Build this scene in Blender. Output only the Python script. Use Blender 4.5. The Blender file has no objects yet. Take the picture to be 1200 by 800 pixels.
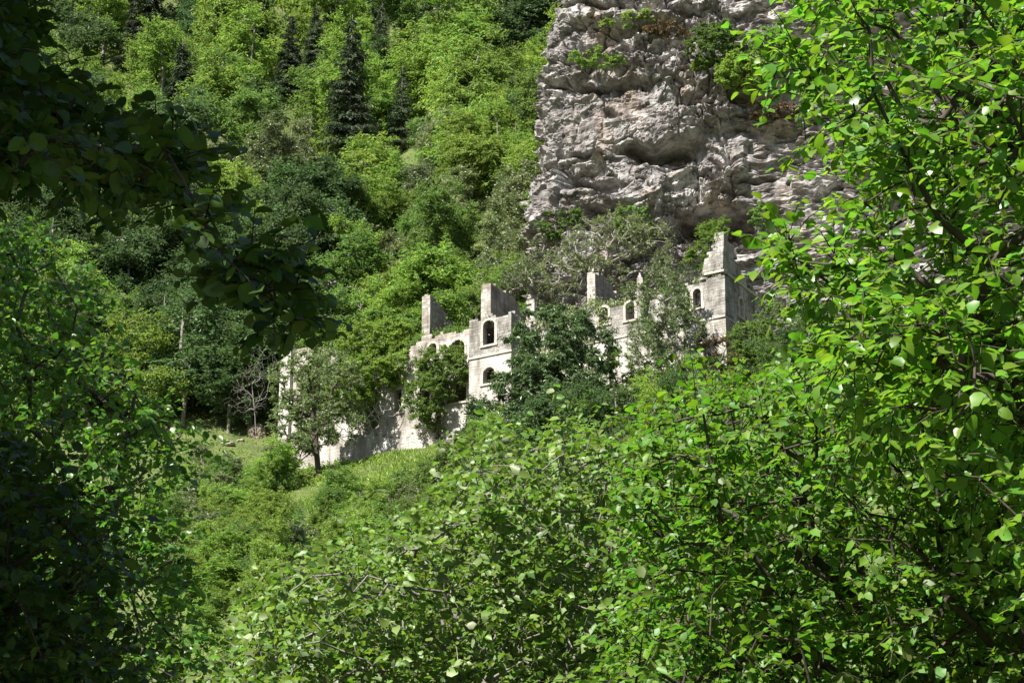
import bpy, math, random
import numpy as np
from mathutils import Matrix, Vector

R = math.radians
# ------------------------------------------------------------------ camera, sky, sun, exposure
scene = bpy.context.scene
COL = scene.collection
FPX = 2800.0                       # focal length in photograph pixels (1200 wide)
PITCH = R(21.0)
CAM = np.array((0.0, 0.0, 1.7))
cam_d = bpy.data.cameras.new('camera'); cam = bpy.data.objects.new('camera', cam_d); COL.objects.link(cam)
cam_d.sensor_width = 36.0; cam_d.lens = 36.0 * FPX / 1200.0
cam_d.clip_start = 0.1; cam_d.clip_end = 5000
cam.location = CAM; cam.rotation_euler = (math.pi / 2 + PITCH, 0, 0)
scene.camera = cam

SUN_EL = R(44.0)
TO_SUN_H = np.array((-0.64, -0.77)); TO_SUN_H /= np.linalg.norm(TO_SUN_H)
TO_SUN = np.array((TO_SUN_H[0] * math.cos(SUN_EL), TO_SUN_H[1] * math.cos(SUN_EL), math.sin(SUN_EL)))
world = bpy.data.worlds.new('World'); scene.world = world; world.use_nodes = True
wn = world.node_tree.nodes; wl = world.node_tree.links
sky = wn.new('ShaderNodeTexSky'); sky.sky_type = 'NISHITA'; sky.sun_disc = False
sky.sun_elevation = SUN_EL; sky.sun_rotation = math.atan2(TO_SUN_H[0], TO_SUN_H[1])
wn['Background'].inputs['Strength'].default_value = 0.05
wl.new(sky.outputs[0], wn['Background'].inputs['Color'])
sd = bpy.data.lights.new('sun', 'SUN'); sd.energy = 4.8; sd.angle = R(0.5); sd.color = (1.0, 0.955, 0.88)
sun = bpy.data.objects.new('sun', sd); COL.objects.link(sun)
sun.location = (-60, -40, 120); sun.rotation_euler = Vector(TO_SUN).to_track_quat('Z', 'Y').to_euler()
scene.view_settings.view_transform = 'Standard'; scene.view_settings.look = 'None'
scene.view_settings.exposure = 1.5; scene.view_settings.gamma = 1.0
scene.view_settings.use_curve_mapping = False
scene.render.engine = 'CYCLES'
scene.cycles.max_bounces = 6; scene.cycles.diffuse_bounces = 3; scene.cycles.transmission_bounces = 3
scene.cycles.glossy_bounces = 2; scene.cycles.use_denoising = True; scene.cycles.denoiser = 'OPENIMAGEDENOISE'; scene.cycles.denoising_input_passes = 'RGB_ALBEDO_NORMAL'

# ------------------------------------------------------------------ small maths
FWD = np.array((0, math.cos(PITCH), math.sin(PITCH))); UPV = np.array((0, -math.sin(PITCH), math.cos(PITCH)))
def ray(px, py):
    return FWD + np.array((1.0, 0, 0)) * ((px - 600) / FPX) + UPV * ((400 - py) / FPX)
def at_y(px, py, Y):
    d = ray(px, py); return CAM + d * ((Y - CAM[1]) / d[1])
def project(P):
    v = np.atleast_2d(P) - CAM
    dep = v @ FWD
    return np.stack([600 + FPX * v[:, 0] / dep, 400 - FPX * (v @ UPV) / dep, dep], 1)
def norm(a):
    return a / np.maximum(np.linalg.norm(a, axis=-1, keepdims=True), 1e-9)

def _hash(ix, iy, iz, seed):
    h = (ix * 374761393 + iy * 668265263 + iz * 2147483647 + seed * 1274126177) & 0xFFFFFFFF
    h = ((h ^ (h >> 13)) * 1274126177) & 0xFFFFFFFF
    h = h ^ (h >> 16)
    h = (h * 2246822519) & 0xFFFFFFFF
    return ((h ^ (h >> 15)) & 0xFFFFFF) / float(0xFFFFFF)
def vnoise(x, y, z, seed=0):
    x, y, z = np.broadcast_arrays(np.asarray(x, float), np.asarray(y, float), np.asarray(z, float))
    ix, iy, iz = np.floor(x).astype(np.int64), np.floor(y).astype(np.int64), np.floor(z).astype(np.int64)
    fx, fy, fz = x - ix, y - iy, z - iz
    fx, fy, fz = [f * f * f * (f * (f * 6 - 15) + 10) for f in (fx, fy, fz)]
    r = 0
    for dx in (0, 1):
        for dy in (0, 1):
            for dz in (0, 1):
                w = (fx if dx else 1 - fx) * (fy if dy else 1 - fy) * (fz if dz else 1 - fz)
                r = r + w * _hash(ix + dx, iy + dy, iz + dz, seed)
    return r * 2 - 1
def fbm(x, y, z=0.0, octaves=4, seed=0, gain=0.5):
    a, s, f = 0.0, 1.0, 1.0
    for o in range(octaves):
        a = a + s * vnoise(x * f, y * f, z * f, seed + o * 17)
        s *= gain; f *= 2.03
    return a
def cells(x, y, seed=0):
    """broken angular facets: every cell its own height and tilt; also the gap to the next cell"""
    ix, iy = np.floor(x).astype(np.int64), np.floor(y).astype(np.int64)
    f1 = np.full(x.shape, 9.0); f2 = np.full(x.shape, 9.0); val = np.zeros(x.shape)
    for dx in (-1, 0, 1):
        for dy in (-1, 0, 1):
            cx, cy = ix + dx, iy + dy
            ox = x - (cx + _hash(cx, cy, cx * 0, seed)); oy = y - (cy + _hash(cx, cy, cx * 0, seed + 1)); d = np.hypot(ox, oy)
            h = _hash(cx, cy, cx * 0, seed + 2) * 2 - 1 + ox * (_hash(cx, cy, cx * 0, seed + 3) - .5) * 2.4 + oy * (_hash(cx, cy, cx * 0, seed + 4) - .25) * 2.4
            c = d < f1
            f2 = np.where(c, f1, np.minimum(f2, d)); val = np.where(c, h, val); f1 = np.where(c, d, f1)
    return val, f2 - f1
def smooth(a, b, x):
    t = np.clip((x - a) / (b - a), 0, 1); return t * t * (3 - 2 * t)

# ------------------------------------------------------------------ mesh helpers
class Mesh:
    """collects vertex and polygon arrays, then makes ONE mesh datablock"""
    def __init__(s): s.v = []; s.f = []; s.m = []; s.n = 0
    def add(s, verts, faces, mat=0):
        verts = np.asarray(verts, float).reshape(-1, 3); faces = np.asarray(faces, np.int64)
        s.v.append(verts); s.f.append(faces + s.n); s.m.append(np.full(len(faces), mat)); s.n += len(verts)
    def data(s, name, mats, smooth_shade=False):
        me = bpy.data.meshes.new(name)
        V = np.concatenate(s.v) if s.v else np.zeros((0, 3))
        me.vertices.add(len(V)); me.vertices.foreach_set('co', V.astype(np.float32).ravel())
        loops = []; sizes = []; mi = []
        for f, m in zip(s.f, s.m):
            if len(f) == 0: continue
            loops.append(f.ravel()); sizes.append(np.full(len(f), f.shape[1])); mi.append(m)
        L = np.concatenate(loops); S = np.concatenate(sizes); M = np.concatenate(mi)
        me.loops.add(len(L)); me.loops.foreach_set('vertex_index', L.astype(np.int32))
        me.polygons.add(len(S))
        st = np.concatenate([[0], np.cumsum(S)[:-1]])
        me.polygons.foreach_set('loop_start', st.astype(np.int32))
        me.polygons.foreach_set('material_index', M.astype(np.int32))
        me.polygons.foreach_set('use_smooth', np.full(len(S), bool(smooth_shade)))
        for m in (mats if isinstance(mats, (list, tuple)) else [mats]): me.materials.append(m)
        me.update(calc_edges=True); me.validate()
        return me
    def build(s, name, mats, parent=None, smooth_shade=False):
        return link(name, s.data(name, mats, smooth_shade), parent)
def link(name, data, parent=None, loc=None):
    o = bpy.data.objects.new(name, data); COL.objects.link(o)
    if parent is not None: o.parent = parent
    if loc is not None: o.location = loc
    return o
def tag(o, label=None, cat=None, group=None, kind=None):
    for k, v in (('label', label), ('category', cat), ('group', group), ('kind', kind)):
        if v: o[k] = v
    return o
def thing(name, loc, label, cat, group=None):
    o = link(name, None, None, tuple(loc)); o.empty_display_size = 0.2
    return tag(o, label, cat, group)
def copy_thing(src, loc, rz=0.0, sc=1.0, label=None, group=None, tilt=(0, 0)):
    r = src.copy(); COL.objects.link(r)
    r.location = tuple(loc); r.rotation_euler = (tilt[0], tilt[1], rz)
    r.scale = sc if isinstance(sc, tuple) else (sc, sc, sc)
    for ch in src.children:
        c = ch.copy(); COL.objects.link(c); c.parent = r
        for g in ch.children:
            d = g.copy(); COL.objects.link(d); d.parent = c
    tag(r, label, None, group)
    return r

def frames(axis):
    axis = norm(axis)
    ref = np.where(np.abs(axis[:, 2:3]) > 0.9, np.array([[1.0, 0, 0]]), np.array([[0, 0, 1.0]]))
    u = norm(np.cross(ref, axis)); w = np.cross(axis, u)
    return u, w
def add_tubes(M, p0, p1, r0, r1, sides=6, mat=0):
    p0, p1 = np.asarray(p0, float), np.asarray(p1, float)
    n = len(p0)
    if n == 0: return
    u, w = frames(p1 - p0 + 1e-6)
    a = np.arange(sides) * 2 * math.pi / sides
    ring = u[:, None, :] * np.cos(a)[None, :, None] + w[:, None, :] * np.sin(a)[None, :, None]
    v = np.concatenate([p0[:, None] + ring * np.asarray(r0)[:, None, None], p1[:, None] + ring * np.asarray(r1)[:, None, None]], 1)
    k = np.arange(sides); k2 = (k + 1) % sides
    q = np.stack([k, k2, k2 + sides, k + sides], 1)
    f = (q[None] + (np.arange(n) * 2 * sides)[:, None, None]).reshape(-1, 4)
    M.add(v.reshape(-1, 3), f, mat)
def add_leaves(M, pos, axis, nrm, size, shape, mat=0):
    """shape = (verts (k,3) with y along the leaf and z its normal, faces), or a list of such shapes dealt out in turn"""
    if isinstance(shape, list):
        size = np.asarray(size)
        for q_ in range(len(shape)): add_leaves(M, pos[q_::len(shape)], axis[q_::len(shape)], nrm[q_::len(shape)], size[q_::len(shape)], shape[q_], mat)
        return
    bv, bf = shape
    axis = norm(axis); x = norm(np.cross(axis, nrm)); z = np.cross(x, axis)
    size = np.asarray(size)
    v = (x[:, None] * bv[None, :, 0:1] + axis[:, None] * bv[None, :, 1:2] + z[:, None] * bv[None, :, 2:3]) * size[:, None, None] + pos[:, None]
    f = (bf[None] + (np.arange(len(pos)) * len(bv))[:, None, None]).reshape(-1, bf.shape[1])
    M.add(v.reshape(-1, 3), f, mat)
def mid_leaf(w, rnd=.6, fold=.16, curl=.18, twist=0.0):
    V = [(0, 0, 0), (0, .5, -curl * .25), (0, 1, -curl)]
    for sg in (1, -1):
        V += [(sg * w * .8, .22, fold * .5 + sg * twist * .3), (sg * w * .95, rnd, fold * .5 - curl * .4 + sg * twist)]
    F = [(0, 3, 1), (3, 4, 1), (1, 4, 2), (1, 5, 0), (1, 6, 5), (2, 6, 1)]
    return np.array(V, float), np.array(F)
def near_leaf(w, rnd=0.5, fold=0.16, curl=0.18):
    mid = [(0, 0), (0, .34), (0, .68), (0, 1.0)]
    side = [(w * .78, .16), (w, rnd), (w * .66, .82)]
    V = [(x, y, -curl * y * y) for x, y in mid]
    V += [(x, y, fold * x / w * .5 - curl * y * y) for x, y in side]
    V += [(-x, y, fold * x / w * .5 - curl * y * y) for x, y in side]
    F = []
    for o, flip in ((4, 0), (7, 1)):
        for t in ((0, o, 1), (o, o + 1, 1), (1, o + 1, 2), (o + 1, o + 2, 2), (2, o + 2, 3)):
            F.append(t[::-1] if flip else t)
    return np.array(V, float), np.array(F)
def far_leaf(w, fold=0.12):
    V = np.array([(0, 0, 0), (w, .48, fold), (0, 1, -.1), (-w, .48, fold)], float)
    return V, np.array([(0, 1, 2), (0, 2, 3)])
LEAF_HAZEL = [near_leaf(.45, .42, .2, .25), near_leaf(.42, .5, .5, .1), near_leaf(.40, .45, .1, .55), near_leaf(.46, .4, -.12, .3)]
LEAF_ALDER = [mid_leaf(.40, .6, .18, .18), mid_leaf(.36, .62, .5, .1, .05), mid_leaf(.38, .55, .1, .5), mid_leaf(.34, .6, .3, .3, -.1)]
LEAF_FAR = far_leaf(.30); LEAF_FAR_LONG = far_leaf(.17); LEAF_NEEDLE = far_leaf(.16, .05)

# ------------------------------------------------------------------ materials
def new_mat(name):
    m = bpy.data.materials.new(name); m.use_nodes = True
    nt = m.node_tree; nt.nodes.clear()
    out = nt.nodes.new('ShaderNodeOutputMaterial')
    return m, nt.nodes, nt.links, out
def leaf_mat(name, base, trans, under=None, rough=0.42, spec=0.5, tfac=0.38, var=0.35, hue=0.03, tree_var=0.25, tree_hue=.010):
    m, N, L, out = new_mat(name)
    geo = N.new('ShaderNodeNewGeometry'); oi = N.new('ShaderNodeObjectInfo')
    add = N.new('ShaderNodeMath'); add.operation = 'ADD'
    fr = N.new('ShaderNodeMath'); fr.operation = 'FRACT'
    L.new(geo.outputs['Random Per Island'], add.inputs[0]); L.new(oi.outputs['Random'], add.inputs[1]); L.new(add.outputs[0], fr.inputs[0])
    hm = N.new('ShaderNodeMapRange'); hm.inputs['To Min'].default_value = 0.5 - hue; hm.inputs['To Max'].default_value = 0.5 + hue * .6
    L.new(fr.outputs[0], hm.inputs['Value'])
    wt = N.new('ShaderNodeTexWhiteNoise'); wt.noise_dimensions = '1D'; L.new(oi.outputs['Random'], wt.inputs['W'])
    th = N.new('ShaderNodeMapRange'); th.inputs['To Min'].default_value = -tree_hue * .8; th.inputs['To Max'].default_value = tree_hue * 1.4; L.new(wt.outputs['Value'], th.inputs['Value'])
    ha = N.new('ShaderNodeMath'); ha.operation = 'ADD'; L.new(hm.outputs[0], ha.inputs[0]); L.new(th.outputs[0], ha.inputs[1])
    wn_ = N.new('ShaderNodeTexWhiteNoise'); wn_.noise_dimensions = '1D'; L.new(fr.outputs[0], wn_.inputs['W'])
    vm = N.new('ShaderNodeMapRange'); vm.inputs['To Min'].default_value = 1 - var; vm.inputs['To Max'].default_value = 1 + var
    L.new(wn_.outputs['Value'], vm.inputs['Value'])
    tv = N.new('ShaderNodeMapRange'); tv.inputs['To Min'].default_value = 1 - tree_var; tv.inputs['To Max'].default_value = 1 + tree_var
    L.new(oi.outputs['Random'], tv.inputs['Value'])
    mul = N.new('ShaderNodeMath'); mul.operation = 'MULTIPLY'; L.new(vm.outputs[0], mul.inputs[0]); L.new(tv.outputs[0], mul.inputs[1])
    def hsv(src):
        h = N.new('ShaderNodeHueSaturation'); L.new(ha.outputs[0], h.inputs['Hue']); L.new(mul.outputs[0], h.inputs['Value'])
        if isinstance(src, tuple): h.inputs['Color'].default_value = (*src, 1)
        else: L.new(src, h.inputs['Color'])
        return h.outputs[0]
    mixu = N.new('ShaderNodeMix'); mixu.data_type = 'RGBA'
    mixu.inputs['A'].default_value = (*base, 1)
    u = under or tuple(min(.5, c * 1.35 + .015) for c in base)
    mixu.inputs['B'].default_value = (*u, 1)
    L.new(geo.outputs['Backfacing'], mixu.inputs['Factor'])
    p = N.new('ShaderNodeBsdfPrincipled'); p.inputs['Roughness'].default_value = rough; p.inputs['Specular IOR Level'].default_value = spec
    L.new(hsv(mixu.outputs['Result']), p.inputs['Base Color'])
    t = N.new('ShaderNodeBsdfTranslucent'); L.new(hsv(trans), t.inputs['Color'])
    mx = N.new('ShaderNodeMixShader'); mx.inputs[0].default_value = tfac
    L.new(p.outputs[0], mx.inputs[1]); L.new(t.outputs[0], mx.inputs[2]); L.new(mx.outputs[0], out.inputs['Surface'])
    return m
def noise_mat(name, cols, scale=4.0, detail=8, rough=0.9, bump=0.3, bscale=None, dist=0.02, stretch=(1, 1, 1), fac=(.3, .7)):
    m, N, L, out = new_mat(name)
    tc = N.new('ShaderNodeTexCoord'); mp = N.new('ShaderNodeMapping'); mp.inputs['Scale'].default_value = stretch
    L.new(tc.outputs['Object'], mp.inputs['Vector'])
    n = N.new('ShaderNodeTexNoise'); n.inputs['Scale'].default_value = scale; n.inputs['Detail'].default_value = detail; n.inputs['Roughness'].default_value = .65
    L.new(mp.outputs[0], n.inputs['Vector'])
    cr = N.new('ShaderNodeValToRGB')
    for i, c in enumerate(cols):
        pos = fac[0] + (fac[1] - fac[0]) * i / max(1, len(cols) - 1)
        e = cr.color_ramp.elements[i] if i < 2 else cr.color_ramp.elements.new(pos)
        e.position = pos; e.color = (*c, 1)
    L.new(n.outputs['Fac'], cr.inputs[0])
    p = N.new('ShaderNodeBsdfPrincipled'); p.inputs['Roughness'].default_value = rough; p.inputs['Specular IOR Level'].default_value = .2
    L.new(cr.outputs[0], p.inputs['Base Color'])
    n2 = N.new('ShaderNodeTexNoise'); n2.inputs['Scale'].default_value = bscale or scale * 4; n2.inputs['Detail'].default_value = 6
    L.new(mp.outputs[0], n2.inputs['Vector'])
    b = N.new('ShaderNodeBump'); b.inputs['Strength'].default_value = bump; b.inputs['Distance'].default_value = dist
    L.new(n2.outputs['Fac'], b.inputs['Height']); L.new(b.outputs[0], p.inputs['Normal'])
    L.new(p.outputs[0], out.inputs['Surface'])
    return m
def rock_mat():
    m, N, L, out = new_mat('cliff_rock')
    tc = N.new('ShaderNodeTexCoord')
    def noise(scale, stretch=(1, 1, 1), detail=8, rough=.65):
        mp = N.new('ShaderNodeMapping'); mp.inputs['Scale'].default_value = stretch; L.new(tc.outputs['Object'], mp.inputs['Vector'])
        n = N.new('ShaderNodeTexNoise'); n.inputs['Scale'].default_value = scale; n.inputs['Detail'].default_value = detail; n.inputs['Roughness'].default_value = rough
        L.new(mp.outputs[0], n.inputs['Vector']); return n.outputs['Fac']
    def ramp(src, pts):
        cr = N.new('ShaderNodeValToRGB')
        for i, (p, c) in enumerate(pts):
            e = cr.color_ramp.elements[i] if i < 2 else cr.color_ramp.elements.new(p)
            e.position = p; e.color = (*c, 1)
        L.new(src, cr.inputs[0]); return cr.outputs[0]
    def mix(f, a, b, mode='MIX'):
        x = N.new('ShaderNodeMix'); x.data_type = 'RGBA'; x.blend_type = mode
        if isinstance(f, float): x.inputs['Factor'].default_value = f
        else: L.new(f, x.inputs['Factor'])
        L.new(a, x.inputs['A']); L.new(b, x.inputs['B']); return x.outputs['Result']
    base = ramp(noise(.55, detail=12, rough=.74), [(.34, (.14, .135, .134)), (.45, (.255, .247, .246)), (.55, (.385, .375, .373)), (.67, (.50, .488, .485))])
    pale = ramp(noise(.16, (1, 1, 1.4), 5), [(.46, (.72, .70, .69)), (.62, (1.18, 1.16, 1.15))])
    warm = ramp(noise(.21, (1.3, 1.3, .5), 7), [(.52, (1, 1, 1)), (.68, (1.03, .88, .76))])
    streak = ramp(noise(.8, (1.6, 1.6, .10), 6), [(.46, (1, 1, 1)), (.62, (.46, .43, .41))])
    c = mix(1.0, base, pale, 'MULTIPLY'); c = mix(.9, c, warm, 'MULTIPLY'); c = mix(.8, c, streak, 'MULTIPLY')
    moss_f = ramp(noise(.3, (1, 1, 1.5), 10, .78), [(.56, (0, 0, 0)), (.68, (1, 1, 1))])
    rgb = N.new('ShaderNodeRGB'); rgb.outputs[0].default_value = (.088, .08, .07, 1)
    sep = N.new('ShaderNodeSeparateColor'); L.new(moss_f, sep.inputs[0])
    sc_ = N.new('ShaderNodeMath'); sc_.operation = 'MULTIPLY'; sc_.inputs[1].default_value = .7; L.new(sep.outputs[0], sc_.inputs[0])
    c = mix(sc_.outputs[0], c, rgb.outputs[0])
    p = N.new('ShaderNodeBsdfPrincipled'); p.inputs['Roughness'].default_value = .92; p.inputs['Specular IOR Level'].default_value = .15
    L.new(c, p.inputs['Base Color'])
    b = N.new('ShaderNodeBump'); b.inputs['Strength'].default_value = .9; b.inputs['Distance'].default_value = .16
    L.new(noise(4.0, (1, 1, 1.8), detail=10, rough=.75), b.inputs['Height']); L.new(b.outputs[0], p.inputs['Normal'])
    L.new(p.outputs[0], out.inputs['Surface']); return m
def stone_mat(name, cols, lo=.4):
    """masonry: each stone (island) its own tone, with weather stains on top"""
    m, N, L, out = new_mat(name)
    geo = N.new('ShaderNodeNewGeometry'); tc = N.new('ShaderNodeTexCoord')
    cr = N.new('ShaderNodeValToRGB')
    for i, c in enumerate(cols):
        e = cr.color_ramp.elements[i] if i < 2 else cr.color_ramp.elements.new(i / (len(cols) - 1))
        e.position = i / (len(cols) - 1); e.color = (*c, 1)
    L.new(geo.outputs['Random Per Island'], cr.inputs[0])
    n = N.new('ShaderNodeTexNoise'); n.inputs['Scale'].default_value = .55; n.inputs['Detail'].default_value = 9; n.inputs['Roughness'].default_value = .7
    mp = N.new('ShaderNodeMapping'); mp.inputs['Scale'].default_value = (1, 1, .45); L.new(tc.outputs['Object'], mp.inputs['Vector']); L.new(mp.outputs[0], n.inputs['Vector'])
    st = N.new('ShaderNodeValToRGB'); st.color_ramp.elements[0].position = .40; st.color_ramp.elements[0].color = (lo, lo * .95, lo * .88, 1)
    st.color_ramp.elements[1].position = .60; st.color_ramp.elements[1].color = (1, 1, 1, 1)
    L.new(n.outputs['Fac'], st.inputs[0])
    x = N.new('ShaderNodeMix'); x.data_type = 'RGBA'; x.blend_type = 'MULTIPLY'; x.inputs['Factor'].default_value = .9
    L.new(cr.outputs[0], x.inputs['A']); L.new(st.outputs[0], x.inputs['B'])
    mp2 = N.new('ShaderNodeMapping'); mp2.inputs['Scale'].default_value = (1.3, 1.3, .16); L.new(tc.outputs['Object'], mp2.inputs['Vector'])
    n3 = N.new('ShaderNodeTexNoise'); n3.inputs['Scale'].default_value = 1.1; n3.inputs['Detail'].default_value = 8; n3.inputs['Roughness'].default_value = .7; L.new(mp2.outputs[0], n3.inputs['Vector'])
    s3 = N.new('ShaderNodeValToRGB'); s3.color_ramp.elements[0].position = .50; s3.color_ramp.elements[0].color = (1, 1, 1, 1)
    s3.color_ramp.elements[1].position = .68; s3.color_ramp.elements[1].color = (.36, .345, .32, 1); L.new(n3.outputs['Fac'], s3.inputs[0])
    x3 = N.new('ShaderNodeMix'); x3.data_type = 'RGBA'; x3.blend_type = 'MULTIPLY'; x3.inputs['Factor'].default_value = .85
    L.new(x.outputs['Result'], x3.inputs['A']); L.new(s3.outputs[0], x3.inputs['B']); x = x3
    p = N.new('ShaderNodeBsdfPrincipled'); p.inputs['Roughness'].default_value = .9; p.inputs['Specular IOR Level'].default_value = .15
    L.new(x.outputs['Result'], p.inputs['Base Color'])
    n2 = N.new('ShaderNodeTexNoise'); n2.inputs['Scale'].default_value = 7; n2.inputs['Detail'].default_value = 6; L.new(tc.outputs['Object'], n2.inputs['Vector'])
    b = N.new('ShaderNodeBump'); b.inputs['Strength'].default_value = .7; b.inputs['Distance'].default_value = .05
    L.new(n2.outputs['Fac'], b.inputs['Height']); L.new(b.outputs[0], p.inputs['Normal'])
    L.new(p.outputs[0], out.inputs['Surface']); return m

MAT = dict(
    bark=noise_mat('bark_dark', [(.035, .028, .022), (.09, .075, .06)], 9, bump=.6, stretch=(1, 1, .3)),
    bark_grey=noise_mat('bark_grey', [(.10, .09, .08), (.24, .22, .20)], 9, bump=.6, stretch=(1, 1, .3)),
    bark_pale=noise_mat('bark_pale', [(.16, .145, .13), (.33, .30, .28)], 9, bump=.6, stretch=(1, 1, .3)),
    near_a=leaf_mat('leaf_fresh_hazel', (.082, .176, .018), (.17, .39, .018), (.11, .19, .045), .40, .5, .42, .3, .03, .08, tree_hue=0),
    near_b=leaf_mat('leaf_alder', (.074, .172, .015), (.15, .38, .015), (.125, .18, .055), .5, .5, .38, .35, .03, .08, tree_hue=0),
    near_c=leaf_mat('leaf_alder_glossy', (.09, .162, .022), (.17, .34, .024), (.16, .20, .09), .52, .6, .34, .4, .03, .08, tree_hue=0),
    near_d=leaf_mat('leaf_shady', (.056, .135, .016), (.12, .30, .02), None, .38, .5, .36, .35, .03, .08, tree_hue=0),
    near_e=leaf_mat('leaf_shade_darkened', (.034, .075, .012), (.05, .11, .01), None, .45, .35, .3, .35, .03, .08, tree_hue=0),  # hazel colour lowered to put the branch's deep shade into the leaves
    bright=leaf_mat('leaf_bright_green', (.138, .214, .045), (.27, .42, .06), None, .6, .25, .45, .3, .03, .22),
    mid=leaf_mat('leaf_mid_green', (.102, .168, .045), (.19, .32, .055), None, .6, .25, .42, .35, .03, .25),
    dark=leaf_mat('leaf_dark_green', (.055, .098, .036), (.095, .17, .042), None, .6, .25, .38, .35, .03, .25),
    pale=leaf_mat('leaf_grey_green', (.13, .175, .06), (.17, .25, .06), (.24, .26, .17), .42, .5, .3, .4, .03, .2),
    spruce=leaf_mat('spruce_needles', (.050, .074, .034), (.05, .08, .03), None, .55, .3, .2, .35, .03, .3),
    deep=leaf_mat('leaf_bluish_green', (.095, .155, .06), (.13, .23, .06), (.10, .14, .075), .36, .6, .3, .4, .02, .1),
    grass=leaf_mat('grass_blades', (.145, .225, .04), (.26, .38, .055), None, .5, .3, .4, .3, .018, .1),
    dry=leaf_mat('dry_plants', (.16, .11, .06), (.16, .11, .05), None, .7, .2, .25, .4, .04, .1),
    soil=noise_mat('slope_soil', [(.05, .062, .022), (.075, .10, .028), (.12, .13, .045)], .6, 10, bump=.8, bscale=5, dist=.1),
    rock=rock_mat(),
    stone=stone_mat('ashlar_stone', [(.30, .287, .266), (.36, .346, .322), (.24, .229, .212), (.38, .366, .342), (.32, .305, .282)], .34),
    plaster=stone_mat('old_plaster', [(.42, .402, .372), (.44, .422, .392), (.43, .41, .378), (.45, .432, .402)], .46),
    rubble=stone_mat('rubble_stone', [(.29, .262, .235), (.38, .345, .31), (.25, .225, .20), (.42, .385, .345)], .5),
    trim=noise_mat('string_course_stone', [(.28, .25, .21), (.42, .39, .34)], 1.6, bump=.5),
    boulder=noise_mat('boulder_stone', [(.06, .05, .035), (.13, .105, .075), (.24, .21, .17)], 1.3, bump=.8),
)

# ------------------------------------------------------------------ terrain
TAN60 = math.radians(60)
P0 = at_y(849, 370, 218.5)                               # the corner of the ruin, at its string course
T_AX = np.array((-math.sin(TAN60), math.cos(TAN60), 0.0))   # along the facade, away to the far end
B_AX = np.array((math.cos(TAN60), math.sin(TAN60), 0.0))    # into the building
Z_BASE = 82.0
S_PTS = np.array([-400, -200, -150, -110, -80, -45, -22, -4, 12, 14], float)
Z_PTS = np.array([-4, -1.0, 6.0, 17.0, 33.0, 53.5, 67.5, 78.8, 83.0, 84.0], float)
def terrain(x, y):
    x = np.asarray(x, float); y = np.asarray(y, float)
    s = (x - P0[0]) * B_AX[0] + (y - P0[1]) * B_AX[1]
    zf = np.interp(s, S_PTS, Z_PTS)
    yb = np.clip(218.5 + 15 - (x - 20.9) * 0.577, 226, 258)
    ramp_ = y - yb
    zh = 84 + np.where(ramp_ > 0, ramp_ * .86 - 5.0 * (1 - np.exp(-np.maximum(ramp_, 0) / 8)), ramp_ * .9)
    zh = zh + .10 * np.maximum(0, -x - 30) * smooth(0, 60, ramp_)
    z = np.where(s > 6, np.maximum(zf, zh), zf)
    far = smooth(6, 40, s)
    z = z + fbm(x / 26, y / 26, 0, 3, 5) * (.6 + 3.0 * far) * smooth(-190, -120, s) * smooth(0, 14, np.abs(s - 2)) + fbm(x / 5, y / 5, 0, 3, 9) * .22
    return z
xs = np.concatenate([np.arange(-420, -110, 10), np.arange(-110, 110, 2.2), np.arange(110, 421, 10)])
ys = np.concatenate([np.arange(-260, 0, 10), np.arange(0, 480, 2.2), np.arange(480, 900, 10)])
XX, YY = np.meshgrid(xs, ys); ZZ = terrain(XX, YY)
g = Mesh(); nx, ny = len(xs), len(ys)
i, j = np.meshgrid(np.arange(nx - 1), np.arange(ny - 1)); q = (j * nx + i).ravel()
g.add(np.stack([XX, YY, ZZ], -1), np.stack([q, q + 1, q + 1 + nx, q + nx], 1))
tag(g.build('hillside', MAT['soil'], None, True), 'steep grassy earth hillside under the forest and the ruin', kind='structure')
def hit(px, py, y0=40.0, y1=700.0):
    d = ray(px, py); ts = np.arange(y0, y1, .5) / d[1]
    pts = CAM + ts[:, None] * d
    b = np.nonzero(pts[:, 2] < terrain(pts[:, 0], pts[:, 1]))[0]
    return pts[b[0]] if len(b) else None

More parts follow.
